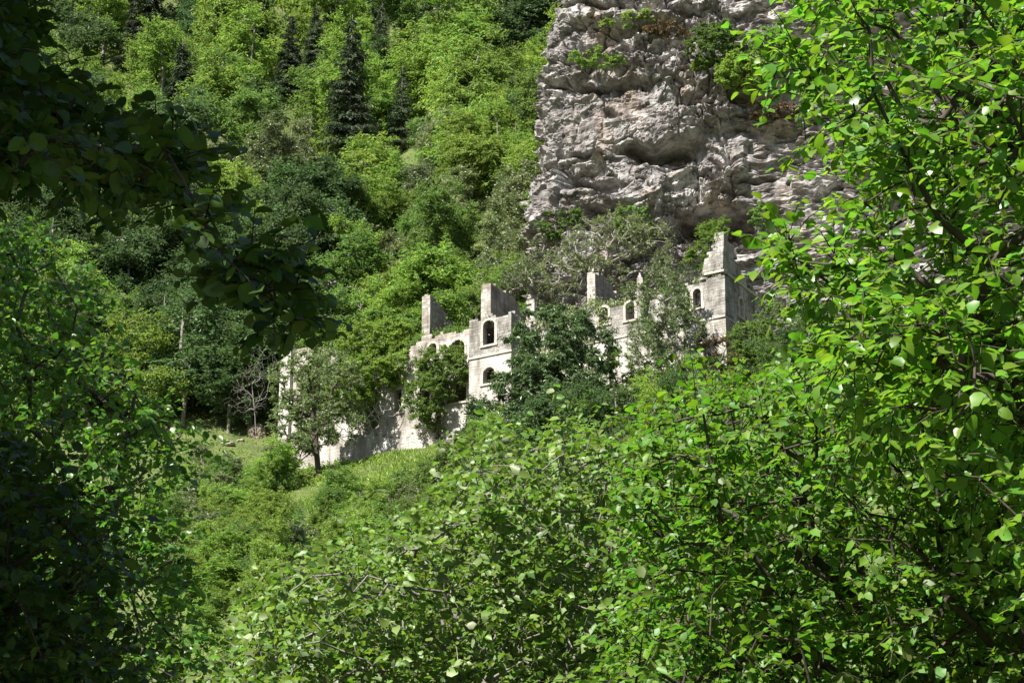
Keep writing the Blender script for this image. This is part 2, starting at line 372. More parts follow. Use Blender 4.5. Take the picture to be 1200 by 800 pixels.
# ------------------------------------------------------------------ cliff
def build_cliff():
    plan = np.array([(46, 380), (24, 335), (11.5, 290), (5.6, 256), (3.9, 244), (4.4, 239.5), (7.2, 237), (14, 235.2), (24, 234.5), (34, 231), (46, 226), (60, 224), (85, 226)], float)
    seg = np.concatenate([[0], np.cumsum(np.linalg.norm(np.diff(plan, axis=0), axis=1))])
    s0, s1, s2 = seg[3], seg[8], seg[-1]
    su = np.concatenate([np.linspace(0, s0, 40, endpoint=False), np.linspace(s0, s1, 320, endpoint=False), np.linspace(s1, s2, 140)])
    su_ = np.linspace(0, s2, 1200); k = np.ones(41) / 41
    px = np.interp(su, su_, np.convolve(np.pad(np.interp(su_, seg, plan[:, 0]), 20, 'edge'), k, 'valid'))
    py = np.interp(su, su_, np.convolve(np.pad(np.interp(su_, seg, plan[:, 1]), 20, 'edge'), k, 'valid'))
    tx, ty = np.gradient(px, su), np.gradient(py, su); ln = np.hypot(tx, ty); nxn, nyn = ty / ln, -tx / ln
    zz = np.concatenate([np.linspace(78, 90, 20, endpoint=False), np.linspace(90, 136, 360, endpoint=False), np.linspace(136, 168, 30)])
    U, Z = np.meshgrid(su, zz); X, Y = np.meshgrid(px, zz)[0], np.meshgrid(py, zz)[0]
    NX, NY = np.meshgrid(nxn, zz)[0], np.meshgrid(nyn, zz)[0]
    d = fbm(U / 13, Z / 11, 0, 3, 21) * .9 - .6
    wu = U + fbm(U / 2.2, Z / 2.2, 3.3, 4, 33) * .38; wv = Z + fbm(U / 6, Z / 2.4, 5.3, 4, 35) * .42 - .06 * U
    rough = smooth(-.35, .35, fbm(U / 7, Z / 5, 8.0, 2, 37))       # some panels sound, some shattered
    for su_c, sz_c, amp, sd_ in ((6.5, 4.2, .65, 101), (5.0, 1.7, .62, 106), (2.4, 1.3, .42, 111), (1.5, .5, .28, 121), (.7, .34, .13, 131)):
        h, e = cells(wu / su_c, wv / sz_c, sd_)
        k_ = (.45 + .75 * rough) if su_c < 3 else 1.0
        d += amp * k_ * h - amp * k_ * 1.1 * (1 - smooth(0, .12, e)) * np.clip(vnoise(U / (su_c * 2), Z / (sz_c * 2), 1, sd_) * 1.5 + .2, 0, 1)
    d += fbm(U / .9, Z / .6, 2.0, 4, 71, .6) * .10 * (.5 + rough)
    pit = fbm(U / .55, Z / .38, 6.0, 2, 141); d -= .28 * smooth(.25, .6, pit) * (.35 + .8 * rough)
    ck = 1 - np.abs(fbm((U + fbm(U / 2, Z / 2, 1, 3, 52) * .7) / 4.5, Z / 16, 4.0, 2, 51)); d -= .9 * np.power(np.clip(ck, 0, 1), 22)
    P = np.stack([X, Y, Z], -1).reshape(-1, 3); pr = project(P); qx = pr[:, 0].reshape(U.shape); qy = pr[:, 1].reshape(U.shape)
    def blob(cx, cy, rx, ry, p=2.0): return np.exp(-(np.abs((qx - cx) / rx) ** p + np.abs((qy - cy) / ry) ** p))
    smooth_face = blob(715, 145, 66, 28, 4)                     # the pale smoother panel
    d = d * (1 - .5 * smooth_face)
    def notch(cx, cy, rx, ry, depth):                           # cut with a sharp upper edge that runs out downward
        yy = (qy + 4 * vnoise(U / 1.5, Z / 1.5, 0, 7) - cy) / ry
        return -1.45 * depth * np.exp(-np.abs((qx + 6 * vnoise(U / 2, Z / 2, 3, 8) - cx) / rx) ** 4) * smooth(-.12, .05, yy) * (1 - smooth(.1, 1.0, yy))
    d += .8 * blob(790, 140, 36, 34, 4) + notch(780, 168, 38, 28, 3.4) + notch(742, 166, 12, 14, 1.2)
    d += notch(668, 100, 34, 8, .9) + notch(705, 96, 26, 9, 1.0) + notch(742, 94, 20, 24, 1.5)
    d += notch(690, 180, 26, 10, 1.2) + notch(700, 206, 34, 14, 1.4) + notch(640, 165, 10, 12, 1.0) + notch(720, 238, 26, 16, 1.8)
    d += notch(870, 150, 26, 12, 1.1) + notch(850, 188, 16, 10, .9) + notch(760, 72, 14, 10, 1.1) + notch(680, 6, 50, 8, 1.2) + notch(800, 10, 40, 8, 1.2)
    d += notch(630, 70, 14, 12, 1.0) + notch(720, 128, 6, 12, .6) + notch(830, 120, 12, 8, .8) + notch(880, 210, 30, 8, .9)
    d += 1.2 * blob(740, 22, 60, 6, 4) + .9 * blob(700, 68, 50, 4, 4) + 1.2 * blob(850, 100, 60, 12, 4)
    d += notch(840, 246, 44, 60, 4.5)
    d -= 2.2 * blob(715, 255, 22, 12)
    d -= np.maximum(0, Z - 138) ** 1.35 * .5                     # rounds back at its top
    X = X + NX * d + np.interp(Z, [84, 98, 106, 112, 128, 145], [-.9, -1.5, -1.9, -1.5, .5, 2.5]) * np.exp(-np.maximum(0, X - 4) / 9); Y = Y + NY * d
    Zv = Z + fbm(U / 2, Z / 2, 9.0, 3, 91) * .3
    c = Mesh(); nu, nz = len(su), len(zz)
    i, j = np.meshgrid(np.arange(nu - 1), np.arange(nz - 1)); q = (j * nu + i).ravel()
    c.add(np.stack([X, Y, Zv], -1), np.stack([q, q + 1, q + 1 + nu, q + nu], 1))
    tag(c.build('cliff', MAT['rock'], None, False), 'weathered grey limestone cliff rising behind the ruin', kind='structure')
    return np.stack([X, Y, Zv], -1), qx, qy, nxn, nyn
CLIFF, CQX, CQY, CNX, CNY = build_cliff()
def cliff_at(px, py):
    k = np.argmin((CQX - px) ** 2 + (CQY - py) ** 2); return CLIFF.reshape(-1, 3)[k]
def beyond_cliff(x, y):
    return x > np.interp(y, [226, 236, 240, 256, 290, 335, 380], [20, 6, 1.2, 2.0, 8.5, 22, 44]) and y > 229

# ------------------------------------------------------------------ the ruin
RUIN = thing('ruined_monastery', P0 * (1, 1, 0) + np.array((0, 0, Z_BASE)), 'roofless pale stone monastery ruin with arched windows below the cliff', 'ruin')
RBASE = np.array(RUIN.location)
def fac(px, py, off=0.0):
    """photograph pixel -> (metres along the facade from the corner, height z) on the plane off metres behind it"""
    d = ray(px, py); lam = (off - (CAM - P0) @ B_AX) / (d @ B_AX); p = CAM + lam * d
    return (p - P0) @ T_AX, p[2]
def inside_intervals(poly, z):
    xs_ = []
    for (x0, z0), (x1, z1) in zip(poly, poly[1:] + poly[:1]):
        if (z0 <= z < z1) or (z1 <= z < z0): xs_.append(x0 + (x1 - x0) * (z - z0) / (z1 - z0))
    xs_.sort(); return [(xs_[k], xs_[k + 1]) for k in range(0, len(xs_) - 1, 2)]
def op_interval(o, z):
    a0, a1, z0, z1, ah = o
    if z < z0 or z > z1: return None
    if ah > 0 and z > z1 - ah:
        k = math.sqrt(max(0, 1 - ((z - (z1 - ah)) / ah) ** 2)); c = (a0 + a1) / 2; w = (a1 - a0) / 2 * k
        return (c - w, c + w)
    return (a0, a1)
def masonry(name, org, A, O, poly, thick, ops=(), course=.30, blen=.62, mat='stone', jut=.02, seed=1, joint=.012, mats=None, mat_split=None, rag=.5):
    """a wall of single stones in courses; A = along, O = outward; poly in (a, z)"""
    rng = random.Random(seed); M = Mesh(); V = []
    zmin = min(p[1] for p in poly); zmax = max(p[1] for p in poly)
    z = zmin; row = 0; MI = []
    while z < zmax - .05:
        ch = course * rng.uniform(.8, 1.25); zc = z + ch / 2
        iv = inside_intervals(poly, min(zc, zmax - .01))
        for o in ops:
            oi = op_interval(o, zc)
            if not oi or oi[1] - oi[0] < .03: continue
            nv = []
            for a, b in iv:
                if oi[1] <= a or oi[0] >= b: nv.append((a, b))
                else:
                    if oi[0] - a > .06: nv.append((a, oi[0]))
                    if b - oi[1] > .06: nv.append((oi[1], b))
            iv = nv
        for a, b in iv:
            x = a + 0.0; first = True
            while x < b - .02:
                L_ = blen * rng.uniform(.55, 1.5) * (rng.uniform(.4, 1) if first else 1); first = False
                e = x + L_
                if b - e < .22: e = b
                top = inside_intervals(poly, min(zc + ch * 1.2, zmax + 9))
                edge = not any(p <= (x + e) / 2 <= q_ for p, q_ in top)
                top2 = inside_intervals(poly, min(zc + ch * 2.6, zmax + 9)); edge2 = not any(p <= (x + e) / 2 <= q_ for p, q_ in top2)
                lost = edge and (rng.random() < rag or vnoise(x * .9, z * .4, 0, seed) > .35) or (edge2 and rng.random() < rag * .45 * (vnoise(x * .7, z * .5, 2, seed) > 0))
                if not lost:
                    V.append((x + .001, e - .001, z + .001, z + ch - .001, rng.uniform(-jut, jut), rng.uniform(-.04, .04)))
                    MI.append(0 if mat_split is None else (0 if zc > mat_split(x) else 1))
                x = e
        z += ch; row += 1
    V = np.array(V); MI = np.array(MI)
    a0, a1, z0, z1, j, bk = V.T
    n = len(V)
    def ring(b, ins):
        return np.stack([np.stack([aa, b, zz_], 1) for aa, zz_ in ((a0 + ins, z0 + ins), (a1 - ins, z0 + ins), (a1 - ins, z1 - ins), (a0 + ins, z1 - ins))], 1)
    j = np.where(MI == 1, j * .35, j)
    loc = np.concatenate([ring(-thick + bk, 0), ring(j - .015, 0), ring(j, joint)], 1)      # n,12,3
    W = loc[..., 0:1] * A + loc[..., 1:2] * O + loc[..., 2:3] * np.array((0, 0, 1.0)) + np.asarray(org)
    fl = np.dot(np.cross(A, (0, 0, 1.0)), O) < 0
    F = [(3, 2, 1, 0), (8, 9, 10, 11)]
    for r in (0, 4):
        for k in range(4): F.append((r + k, r + (k + 1) % 4, r + 4 + (k + 1) % 4, r + 4 + k))
    F = np.array(F)
    if fl: F = F[:, ::-1]
    W = W - RBASE
    for mi in np.unique(MI):
        sel = MI == mi; w = W[sel]
        M.add(w.reshape(-1, 3), (F[None] + (np.arange(len(w)) * 12)[:, None, None]).reshape(-1, 4), int(mi))
    o = M.build(name, [MAT[x] for x in (mats or [mat])], RUIN); o['kind'] = 'stuff'
    return o
def slab(M, org, A, O, a0, a1, b0, b1, z0, z1, mat=0):
    A = np.asarray(A); O = np.asarray(O)
    v = [np.asarray(org) + A * a + O * b + np.array((0, 0, z)) - RBASE for z in (z0, z1) for a, b in ((a0, b0), (a1, b0), (a1, b1), (a0, b1))]
    M.add(v, [(0, 3, 2, 1), (4, 5, 6, 7), (0, 1, 5, 4), (1, 2, 6, 5), (2, 3, 7, 6), (3, 0, 4, 7)], mat)
def window_surround(org, A, O, o, proud=.07, w=.24, parent_name='window_surround'):
    a0, a1, z0, z1, ah = o; M = Mesh(); rng = random.Random(int(a0 * 100))
    h = (z1 - ah) - z0; n = max(2, int(h / .42))
    for k in range(n):
        for (x0, x1) in ((a0 - w * rng.uniform(.8, 1.4), a0 + .03), (a1 - .03, a1 + w * rng.uniform(.8, 1.4))):
            slab(M, org, A, O, x0, x1, -.5, proud + rng.uniform(-.02, .02), z0 + h * k / n + .01, z0 + h * (k + 1) / n - .01)
    slab(M, org, A, O, a0 - w * 1.4, a1 + w * 1.4, -.5, proud + .08, z0 - .2, z0 - .005)
    if ah > 0:
        c = (a0 + a1) / 2; rw = (a1 - a0) / 2; kk = 7
        for k in range(kk):
            t0, t1 = math.pi * (k + .05) / kk, math.pi * (k + .95) / kk
            pts = [(c + math.cos(t) * (rw + e), z1 - ah + math.sin(t) * (ah + e)) for e in (-.02, w) for t in (t0, t1)]
            v = [np.asarray(org) + A * p[0] + O * b + np.array((0, 0, p[1])) - RBASE for b in (-.5, proud + rng.uniform(-.02, .02)) for p in (pts[0], pts[1], pts[3], pts[2])]
            M.add(v, [(0, 3, 2, 1), (4, 5, 6, 7), (0, 1, 5, 4), (1, 2, 6, 5), (2, 3, 7, 6), (3, 0, 4, 7)])
    return M.build(parent_name, MAT['trim'], RUIN)
def op_px(x0, x1, y0, y1, off, arch=.35):
    """an opening from its pixel box (x0 left .. x1 right, y0 top .. y1 sill)"""
    aL, zt = fac(x0, (y0 + y1) / 2, off); aR, _ = fac(x1, (y0 + y1) / 2, off)
    zt = fac((x0 + x1) / 2, y0, off)[1]; zb = fac((x0 + x1) / 2, y1, off)[1]
    return (min(aL, aR), max(aL, aR), zb, zt, arch)
ORG0 = P0 * (1, 1, 0)
def org(off): return ORG0 + B_AX * off
OUT = -B_AX
Z_STR = P0[2]
def polypx(pts, off): return [fac(x, y, off) for x, y in pts]
ZB = Z_BASE - 6.5
# right wing
pw = polypx([(849, 318), (833, 322), (822, 326), (805, 331), (790, 340), (772, 341), (752, 352), (735, 351), (722, 356), (705, 357), (693, 352), (680, 364), (660, 366), (645, 374), (628, 372), (600, 384)], 0)
aEnd = pw[-1][0]
poly = [(0, ZB)] + pw + [(aEnd, ZB)]
wr_ops = [op_px(812, 822, 338, 361, 0, .5), op_px(733, 744, 354, 375, 0, .45), op_px(702, 713, 360, 380, 0, .45), op_px(668, 678, 369, 388, 0, .45),
          op_px(813, 824, 388, 402, 0, .45), op_px(764, 774, 398, 412, 0, .45), op_px(712, 722, 408, 424, 0, .45), op_px(675, 684, 416, 432, 0, .45)]
masonry('wing_wall', org(0), T_AX, OUT, poly, .95, wr_ops, mats=['stone', 'plaster'], mat_split=lambda a: Z_STR, seed=3)
for o in wr_ops: window_surround(org(0), T_AX, OUT, o)
# corner turret piece above the cornice
tp = polypx([(848.6, 267), (842, 266), (836, 276), (833, 290), (826, 300), (823, 318)], 0)
masonry('corner_wall', org(0), T_AX, OUT, [(0.02, pw[0][1] + .25)] + tp + [(tp[-1][0], pw[0][1] + .1)], .9, seed=5)
zc = pw[0][1]
M = Mesh(); slab(M, org(0), T_AX, OUT, -.16, fac(826, 323)[0], -.9, .16, zc - .02, zc + .2); M.build('cornice', MAT['trim'], RUIN)
M = Mesh()
a = -.14; rg = random.Random(2)
while a < aEnd:
    e = min(aEnd, a + rg.uniform(.7, 1.3)); slab(M, org(0), T_AX, OUT, a + .01, e - .01, -.3, .12 + rg.uniform(-.02, .02), Z_STR - .12, Z_STR + .08); a = e
M.build('string_course', MAT['trim'], RUIN)
# end wall at the corner, running back under the cliff
SIDE = np.cross(B_AX, (0, 0, 1.0))                       # outward from the end wall (away from the facade run)
if SIDE @ T_AX > 0: SIDE = -SIDE
ztop = pw[0][1]
side_poly = [(.95, ZB), (13.5, ZB), (13.5, ztop - .6), (9.5, ztop + .1), (8.2, ztop + 1.2), (6.0, ztop + 1.0), (4.1, ztop + 2.4), (2.5, ztop + 3.6), (.95, ztop + 4.6)]
side_ops = [(3.6, 4.6, Z_STR + 1.2, Z_STR + 3.3, .5), (7.6, 8.6, Z_STR + 1.2, Z_STR + 3.3, .5), (5.6, 6.5, Z_STR - 3.4, Z_STR - 1.6, .45)]
masonry('end_wall', ORG0, B_AX, SIDE, side_poly, .95, side_ops, mats=['stone', 'plaster'], mat_split=lambda a: Z_STR, seed=8)
for o in side_ops: window_surround(ORG0, B_AX, SIDE, o)
M = Mesh(); slab(M, ORG0, B_AX, SIDE, -.14, 13.0, -.3, .12, Z_STR - .12, Z_STR + .08); slab(M, ORG0, B_AX, SIDE, .95, 9.4, -.3, .15, ztop - .02, ztop + .2)
M.build('string_course', MAT['trim'], RUIN)
# central block, standing forward
OFFC = -3.8
cb = polypx([(599, 362), (592, 366), (580, 366), (566, 371), (558, 373), (550, 376)], OFFC)
cA0, cA1 = cb[0][0], cb[-1][0]
c_ops = [op_px(566, 580, 375, 404, OFFC, .6), op_px(566, 580, 430, 449, OFFC, .65)]
zs_c = fac(574, 416, OFFC)[1]
masonry('block_wall', org(OFFC), T_AX, OUT, [(cA0, ZB)] + cb + [(cA1, ZB)], .8, c_ops, mats=['stone', 'plaster'], mat_split=lambda a: zs_c, seed=11)
for o in c_ops: window_surround(org(OFFC), T_AX, OUT, o)
cside = ORG0 + T_AX * cA0
masonry('block_side_wall', cside, B_AX, SIDE, [(OFFC + .8, ZB), (0, ZB), (0, cb[0][1] - .6), (-1.6, cb[0][1] - .2), (OFFC + .8, cb[0][1] - .1)], .8, seed=12, mats=['stone', 'plaster'], mat_split=lambda a: zs_c)
cside2 = ORG0 + T_AX * cA1
masonry('block_side_wall', cside2, B_AX, T_AX, [(OFFC + .8, ZB), (0, ZB), (0, cb[-1][1] - .9), (OFFC + .8, cb[-1][1] - .1)], .8, seed=13, mats=['stone', 'plaster'], mat_split=lambda a: zs_c)
M = Mesh(); slab(M, org(OFFC), T_AX, OUT, cA0 - .13, cA1 + .13, -.3, .13, zs_c - .1, zs_c + .1)
slab(M, cside, B_AX, SIDE, OFFC + .32, -.02, -.3, .13, zs_c - .1, zs_c + .1); M.build('string_course', MAT['trim'], RUIN)
M = Mesh(); slab(M, org(OFFC), T_AX, OUT, cA0 + .9, cA1 - .9, -9.5, -.85, zs_c - .3, zs_c - .05); M.build('added_shade_floor', MAT['rubble'], RUIN)  # added floor inside the block to keep its lower window dark
M = Mesh(); slab(M, org(OFFC), T_AX, OUT, cA0 + .82, cA1 - .82, -6.5, -.82, min(p[1] for p in cb) - .75, min(p[1] for p in cb) - .45); M.build('added_shade_roof', MAT['rubble'], RUIN)  # added slab under the block top so the upper window goes dark
# left wing
OFFL = -1.2
lw = polypx([(550, 383), (540, 386), (525, 387), (512, 392), (498, 393), (486, 399), (478, 408), (470, 404), (462, 412), (452, 404), (440, 408), (428, 412), (415, 404), (402, 408), (388, 402), (372, 407), (356, 402), (342, 404), (330, 405)], OFFL)
lA0, lA1 = lw[0][0], lw[-1][0]
l_ops = [op_px(502, 512, 402, 421, OFFL, .5), op_px(527, 545, 398, 427, OFFL, .9), op_px(529, 547, 441, 471, OFFL, .9), op_px(462, 471, 458, 483, OFFL, .0),
         op_px(492, 504, 448, 472, OFFL, .6), op_px(425, 435, 448, 468, OFFL, .45), op_px(388, 398, 455, 475, OFFL, .45), op_px(355, 364, 462, 482, OFFL, .45)]
zs_l = fac(520, 432, OFFL)[1]
masonry('wing_wall', org(OFFL), T_AX, OUT, [(lA0, ZB)] + lw + [(lA1, ZB)], .95, l_ops, mats=['rubble', 'plaster'], mat_split=lambda a: zs_l if a > cA1 + 6.5 else Z_STR + 3, seed=17, rag=.5)
for o in l_ops[:6]: window_surround(org(OFFL), T_AX, OUT, o)
M = Mesh(); slab(M, org(OFFL), T_AX, OUT, cA1 + .02, fac(488, 440, OFFL)[0], -.3, .12, zs_l - .1, zs_l + .08); M.build('string_course', MAT['trim'], RUIN)
# pale end pier of the left wing, and the battered plaster base
pier = polypx([(341, 408), (337, 403), (329, 405)], OFFL - .5)
masonry('end_pier', org(OFFL - .5), T_AX, OUT, [(pier[0][0], ZB)] + pier + [(pier[-1][0], ZB)], 1.4, mat='plaster', seed=19, jut=.03, course=.42)
b0, b1 = fac(542, 505, OFFL - 1.0)[0], fac(398, 520, OFFL - 1.0)[0]
zt0, zt1 = fac(535, 497, OFFL - 1.0)[1], fac(400, 512, OFFL - 1.0)[1]
masonry('battered_base', org(OFFL - 1.0), T_AX, OUT, [(b0, ZB), (b0, zt0), (b0 + 3, zt0 - .5), (b0 + 5.5, zt0 + .3), ((b0 + b1) / 2, zt0 - .1), (b1 - 3, zt1 + .2), (b1, zt1), (b1, ZB)], 1.0, mat='plaster', seed=23, jut=.025, joint=.01)
M = Mesh(); slab(M, org(0), T_AX, OUT, 1.0, aEnd - .2, -10, -1.0, Z_STR - .35, Z_STR - .1); M.build('added_shade_floor', MAT['rubble'], RUIN)  # added floor inside the right wing to darken its lower windows
M = Mesh(); slab(M, org(OFFL), T_AX, OUT, cA1 + 1, lA1 - 1, -9, -1.0, zs_l - .35, zs_l - .1); M.build('added_shade_floor', MAT['rubble'], RUIN)  # added floor level, darkens the lower windows and carries the courtyard bushes
# back wall and cross walls that stand above the facade line
masonry('back_wall', org(10.5), T_AX, OUT, [(1.0, ZB), (1.0, ztop + 1.5), (4, ztop + 2.2), (7, ztop + .8), (11, ztop + 1.7), (15, ztop + .2), (19, ztop + 1.0), (24, ztop - 1.4), (29, ztop - .6), (34, ztop - 2.4), (40, ztop - 1.6), (46, ztop - 3.4), (lA1, ztop - 3), (lA1, ZB)], .9, mat='rubble', seed=29, rag=.6, course=.45, blen=.8)
def cross_wall(px0, px1, ytop, off, length, drops, seed, mat='rubble'):
    aR, _ = fac(px1, ytop, off); aL, _ = fac(px0, ytop, off); zt = fac((px0 + px1) / 2, ytop, off)[1]
    thick = aL - aR; o_ = ORG0 + T_AX * aR
    poly = [(off, ZB + 4), (off + length, ZB + 4)] + [(off + length * f, zt - dz) for f, dz in drops] + [(off, zt)]
    masonry('cross_wall', o_, B_AX, SIDE, poly, thick, mats=['plaster', 'rubble'], mat_split=None if mat == 'plaster' else (lambda a: 1e9), seed=seed, rag=.5)
    m_ = (aR + aL) / 2; ep = [(aR - .02, zt - 4.5), (aR - .02, zt - .25 - .3 * (seed % 3)), (m_, zt + .35), (aL + .02, zt - .5 * (seed % 2)), (aL + .02, zt - 4.5)]
    masonry('wall_pier', org(off), T_AX, OUT, ep, .3, mat='plaster', seed=seed + 1, jut=.03, rag=.4, blen=.5)
cross_wall(495, 504, 346, .6, 8.5, [(1, 4.2), (.75, 2.6), (.45, 1.2), (.15, .2)], 31)
cross_wall(564, 575, 334, -1.0, 9.0, [(1, 2.6), (.8, .9), (.45, -.4), (.2, -.5)], 41)
cross_wall(617, 626, 350, .6, 7.0, [(1, 3.5), (.6, 2.4), (.3, 1.6)], 51)
cross_wall(688, 697, 314, 1.4, 9.0, [(1, 2.6), (.8, 1.6), (.5, .8), (.2, .3)], 61)
cross_wall(746, 753, 322, 4.0, 6.5, [(1, 2.6), (.8, 1.9), (.4, .6)], 71)

# ------------------------------------------------------------------ trees
def grow(rng, trunk, targets, step, wander=.12, lift=.15):
    nodes = [np.array(p, float) for p in trunk]; par = [-1] + list(range(len(trunk) - 1)); tip = []
    plen = [0.0]
    for k in range(1, len(trunk)): plen.append(plen[-1] + np.linalg.norm(nodes[k] - nodes[k - 1]))
    start = max(1, int(len(trunk) * .35))
    arr = np.zeros((len(trunk) + len(targets) * 14, 3)); arr[:len(nodes)] = nodes; pl = np.full(len(arr), 1e9); pl[:len(plen)] = plen; pl[:start] = 1e9
    n = len(nodes); ax = np.array(trunk[start:])
    order = np.argsort(np.min(np.linalg.norm(targets[:, None] - ax[None], axis=2), 1))
    for ti in order:
        t = targets[ti]
        dd = np.linalg.norm(arr[:n] - t, axis=1); c = dd + .18 * pl[:n]
        k = int(np.argmin(c)); d = dd[k]; m = min(10, max(1, int(round(d / step)))); p = arr[k].copy(); prev = k
        for q_ in range(1, m + 1):
            f = q_ / m; pt = p + (t - p) * f
            if q_ < m: pt = pt + rng.normal(0, wander * step, 3) + np.array((0, 0, lift * d * f * (1 - f)))
            if n >= len(arr): break
            arr[n] = pt; par.append(prev); pl[n] = pl[prev] + d / m; prev = n; n += 1
        tip.append(prev)
    return arr[:n], np.array(par), np.array(tip)
def radii(par, r_tip, r_max, power=.5):
    cnt = np.ones(len(par))
    for k in range(len(par) - 1, 0, -1):
        cnt[par[k]] += cnt[k]
    return np.minimum(r_tip * cnt ** power, r_max)
def branch_mesh(nodes, par, rad, sides, base):
    M = Mesh(); k = np.arange(1, len(par)); p = par[1:]
    r0 = np.minimum(rad[p], rad[k] * 1.6)
    big = rad[k] > np.max(rad) * .12
    add_tubes(M, nodes[p][big] - base, nodes[k][big] - base, r0[big], rad[k][big], sides)
    add_tubes(M, nodes[p][~big] - base, nodes[k][~big] - base, r0[~big], rad[k][~big], 4)
    return M
def twig_leaves(rng, nodes, par, at, per_node, nleaf, tlen, lsize, up=.9, spread=.9, rnd=.5, droop=.2, sunb=.3):
    """twigs at the given nodes and leaves set alternately along them"""
    idx = np.repeat(at, per_node); n = len(idx)
    out = norm(nodes[idx] - nodes[par[idx]])
    d = norm(out * .7 + rng.normal(0, spread, (n, 3)) * np.array((1, 1, .55)) + np.array((0, 0, .12)))
    L_ = tlen * rng.uniform(.6, 1.3, n); base = nodes[idx] + rng.normal(0, tlen * .12, (n, 3))
    mid = base + d * (L_ * .55)[:, None] + np.array((0, 0, .06)) * tlen; end = base + d * L_[:, None] - np.array((0, 0, 1)) * (droop * L_ * .4)[:, None]
    f = (np.arange(nleaf) + .6) / nleaf
    pos = base[:, None] * ((1 - f) ** 2)[None, :, None] + 2 * mid[:, None] * (f * (1 - f))[None, :, None] + end[:, None] * (f ** 2)[None, :, None]
    side = norm(np.cross(d, (0, 0, 1.0)) + 1e-4)
    sg = np.where(np.arange(nleaf) % 2 == 0, 1.0, -1.0)
    ax = norm(d[:, None] * .55 + side[:, None] * sg[None, :, None] * .8 + rng.normal(0, .35, (n, nleaf, 3)) - np.array((0, 0, droop)))
    nr = norm(np.array((0, 0, up)) + TO_SUN * sunb + rng.normal(0, rnd, (n, nleaf, 3)))
    sz = lsize * (.45 + .95 * rng.random((n, nleaf)) ** .8) * (1.05 - .35 * f)[None]
    return base, mid, end, pos.reshape(-1, 3), ax.reshape(-1, 3), nr.reshape(-1, 3), sz.ravel()
def rand_in_ellipsoids(rng, ells, n, shell=.35):
    w = np.array([e[3] * e[4] * e[5] for e in ells]); k = rng.choice(len(ells), n, p=w / w.sum())
    E = np.array(ells)[k]; v = norm(rng.normal(size=(n, 3))); r = rng.uniform(shell, 1, n) ** .5
    return E[:, :3] + v * E[:, 3:] * r[:, None]
def in_poly(px, py, poly):
    c = np.zeros(len(px), bool); P = np.array(poly, float)
    for (x0, y0), (x1, y1) in zip(P, np.roll(P, -1, 0)):
        if y0 == y1: continue
        k = ((y0 > py) != (y1 > py)) & (px < (x1 - x0) * (py - y0) / (y1 - y0) + x0); c ^= k
    return c
def rand_in_view_poly(rng, poly, y0, y1, n):
    P = np.array(poly); out = []
    while len(out) < n:
        px = rng.uniform(P[:, 0].min(), P[:, 0].max(), n); py = rng.uniform(P[:, 1].min(), P[:, 1].max(), n)
        for x, y in zip(*(a[in_poly(px, py, poly)] for a in (px, py))): out.append(at_y(x, y, rng.uniform(y0, y1)))
    return np.array(out[:n])
def make_tree(name, label, cat, base, trunk, targets, leaf, lmat, bark, seed, per_node=3, nleaf=8, tlen=.35, lsize=.07, step=.45,
              r_tip=.004, r_max=.12, picked=0, group=None, sides=8, twig_r=.0025, power=.5, frac=1.0, **kw):
    """trunk with limbs, crown of leaves; 'picked' leaves that show largest become objects of their own under the crown"""
    rng = np.random.default_rng(seed)
    base = np.asarray(base, float)
    root = thing(name, base, label, cat, group)
    nodes, par, tip = grow(rng, trunk, targets, step)
    rad = radii(par, r_tip, r_max, power); rad[0] *= 1.25
    branch_mesh(nodes, par, rad, sides, base).build('trunk', MAT[bark], root, True)
    at = tip if frac >= 1 else rng.permutation(tip)[:int(len(tip) * frac)]
    if per_node == 0: return root
    tb, tm, te, pos, ax, nr, sz = twig_leaves(rng, nodes, par, at, per_node, nleaf, tlen, lsize, **kw)
    C = Mesh()
    add_tubes(C, tb - base, tm - base, np.full(len(tb), twig_r * 1.5), np.full(len(tb), twig_r), 3, 1)
    if lsize < .075: add_tubes(C, tm - base, te - base, np.full(len(tb), twig_r), np.full(len(tb), twig_r * .5), 3, 1)
    pick = np.zeros(len(pos), bool)
    if picked:
        pr = project(pos); inf = (pr[:, 0] > 4) & (pr[:, 0] < 1196) & (pr[:, 1] > 4) & (pr[:, 1] < 796)
        score = np.where(inf, sz / pr[:, 2], -1); pick[np.argsort(-score)[:picked]] = True; pick &= inf
    add_leaves(C, pos[~pick] - base, ax[~pick], nr[~pick], sz[~pick], leaf, 0)
    crown = C.build('crown', [MAT[lmat], MAT[bark]], root, isinstance(leaf, list)); crown['kind'] = 'stuff'
    if picked:
        datas = []
        for sh in leaf:
            lm = Mesh(); lm.add(sh[0], sh[1]); datas.append(lm.data('leaf', MAT[lmat], True))
        a = norm(ax); x = norm(np.cross(a, nr)); z = np.cross(x, a)
        for k in np.nonzero(pick)[0]:
            o = bpy.data.objects.new('leaf', datas[k % len(datas)]); COL.objects.link(o); o.parent = crown
            mt = np.eye(4); mt[:3, 0] = x[k] * sz[k]; mt[:3, 1] = a[k] * sz[k]; mt[:3, 2] = z[k] * sz[k]; mt[:3, 3] = pos[k] - base
            o.matrix_basis = Matrix(mt.tolist())
    return root
def curve_pts(pts, n):
    P = np.array(pts, float); t = np.linspace(0, 1, len(P)); u = np.linspace(0, 1, n)
    return np.stack([np.interp(u, t, P[:, k]) for k in range(3)], 1)

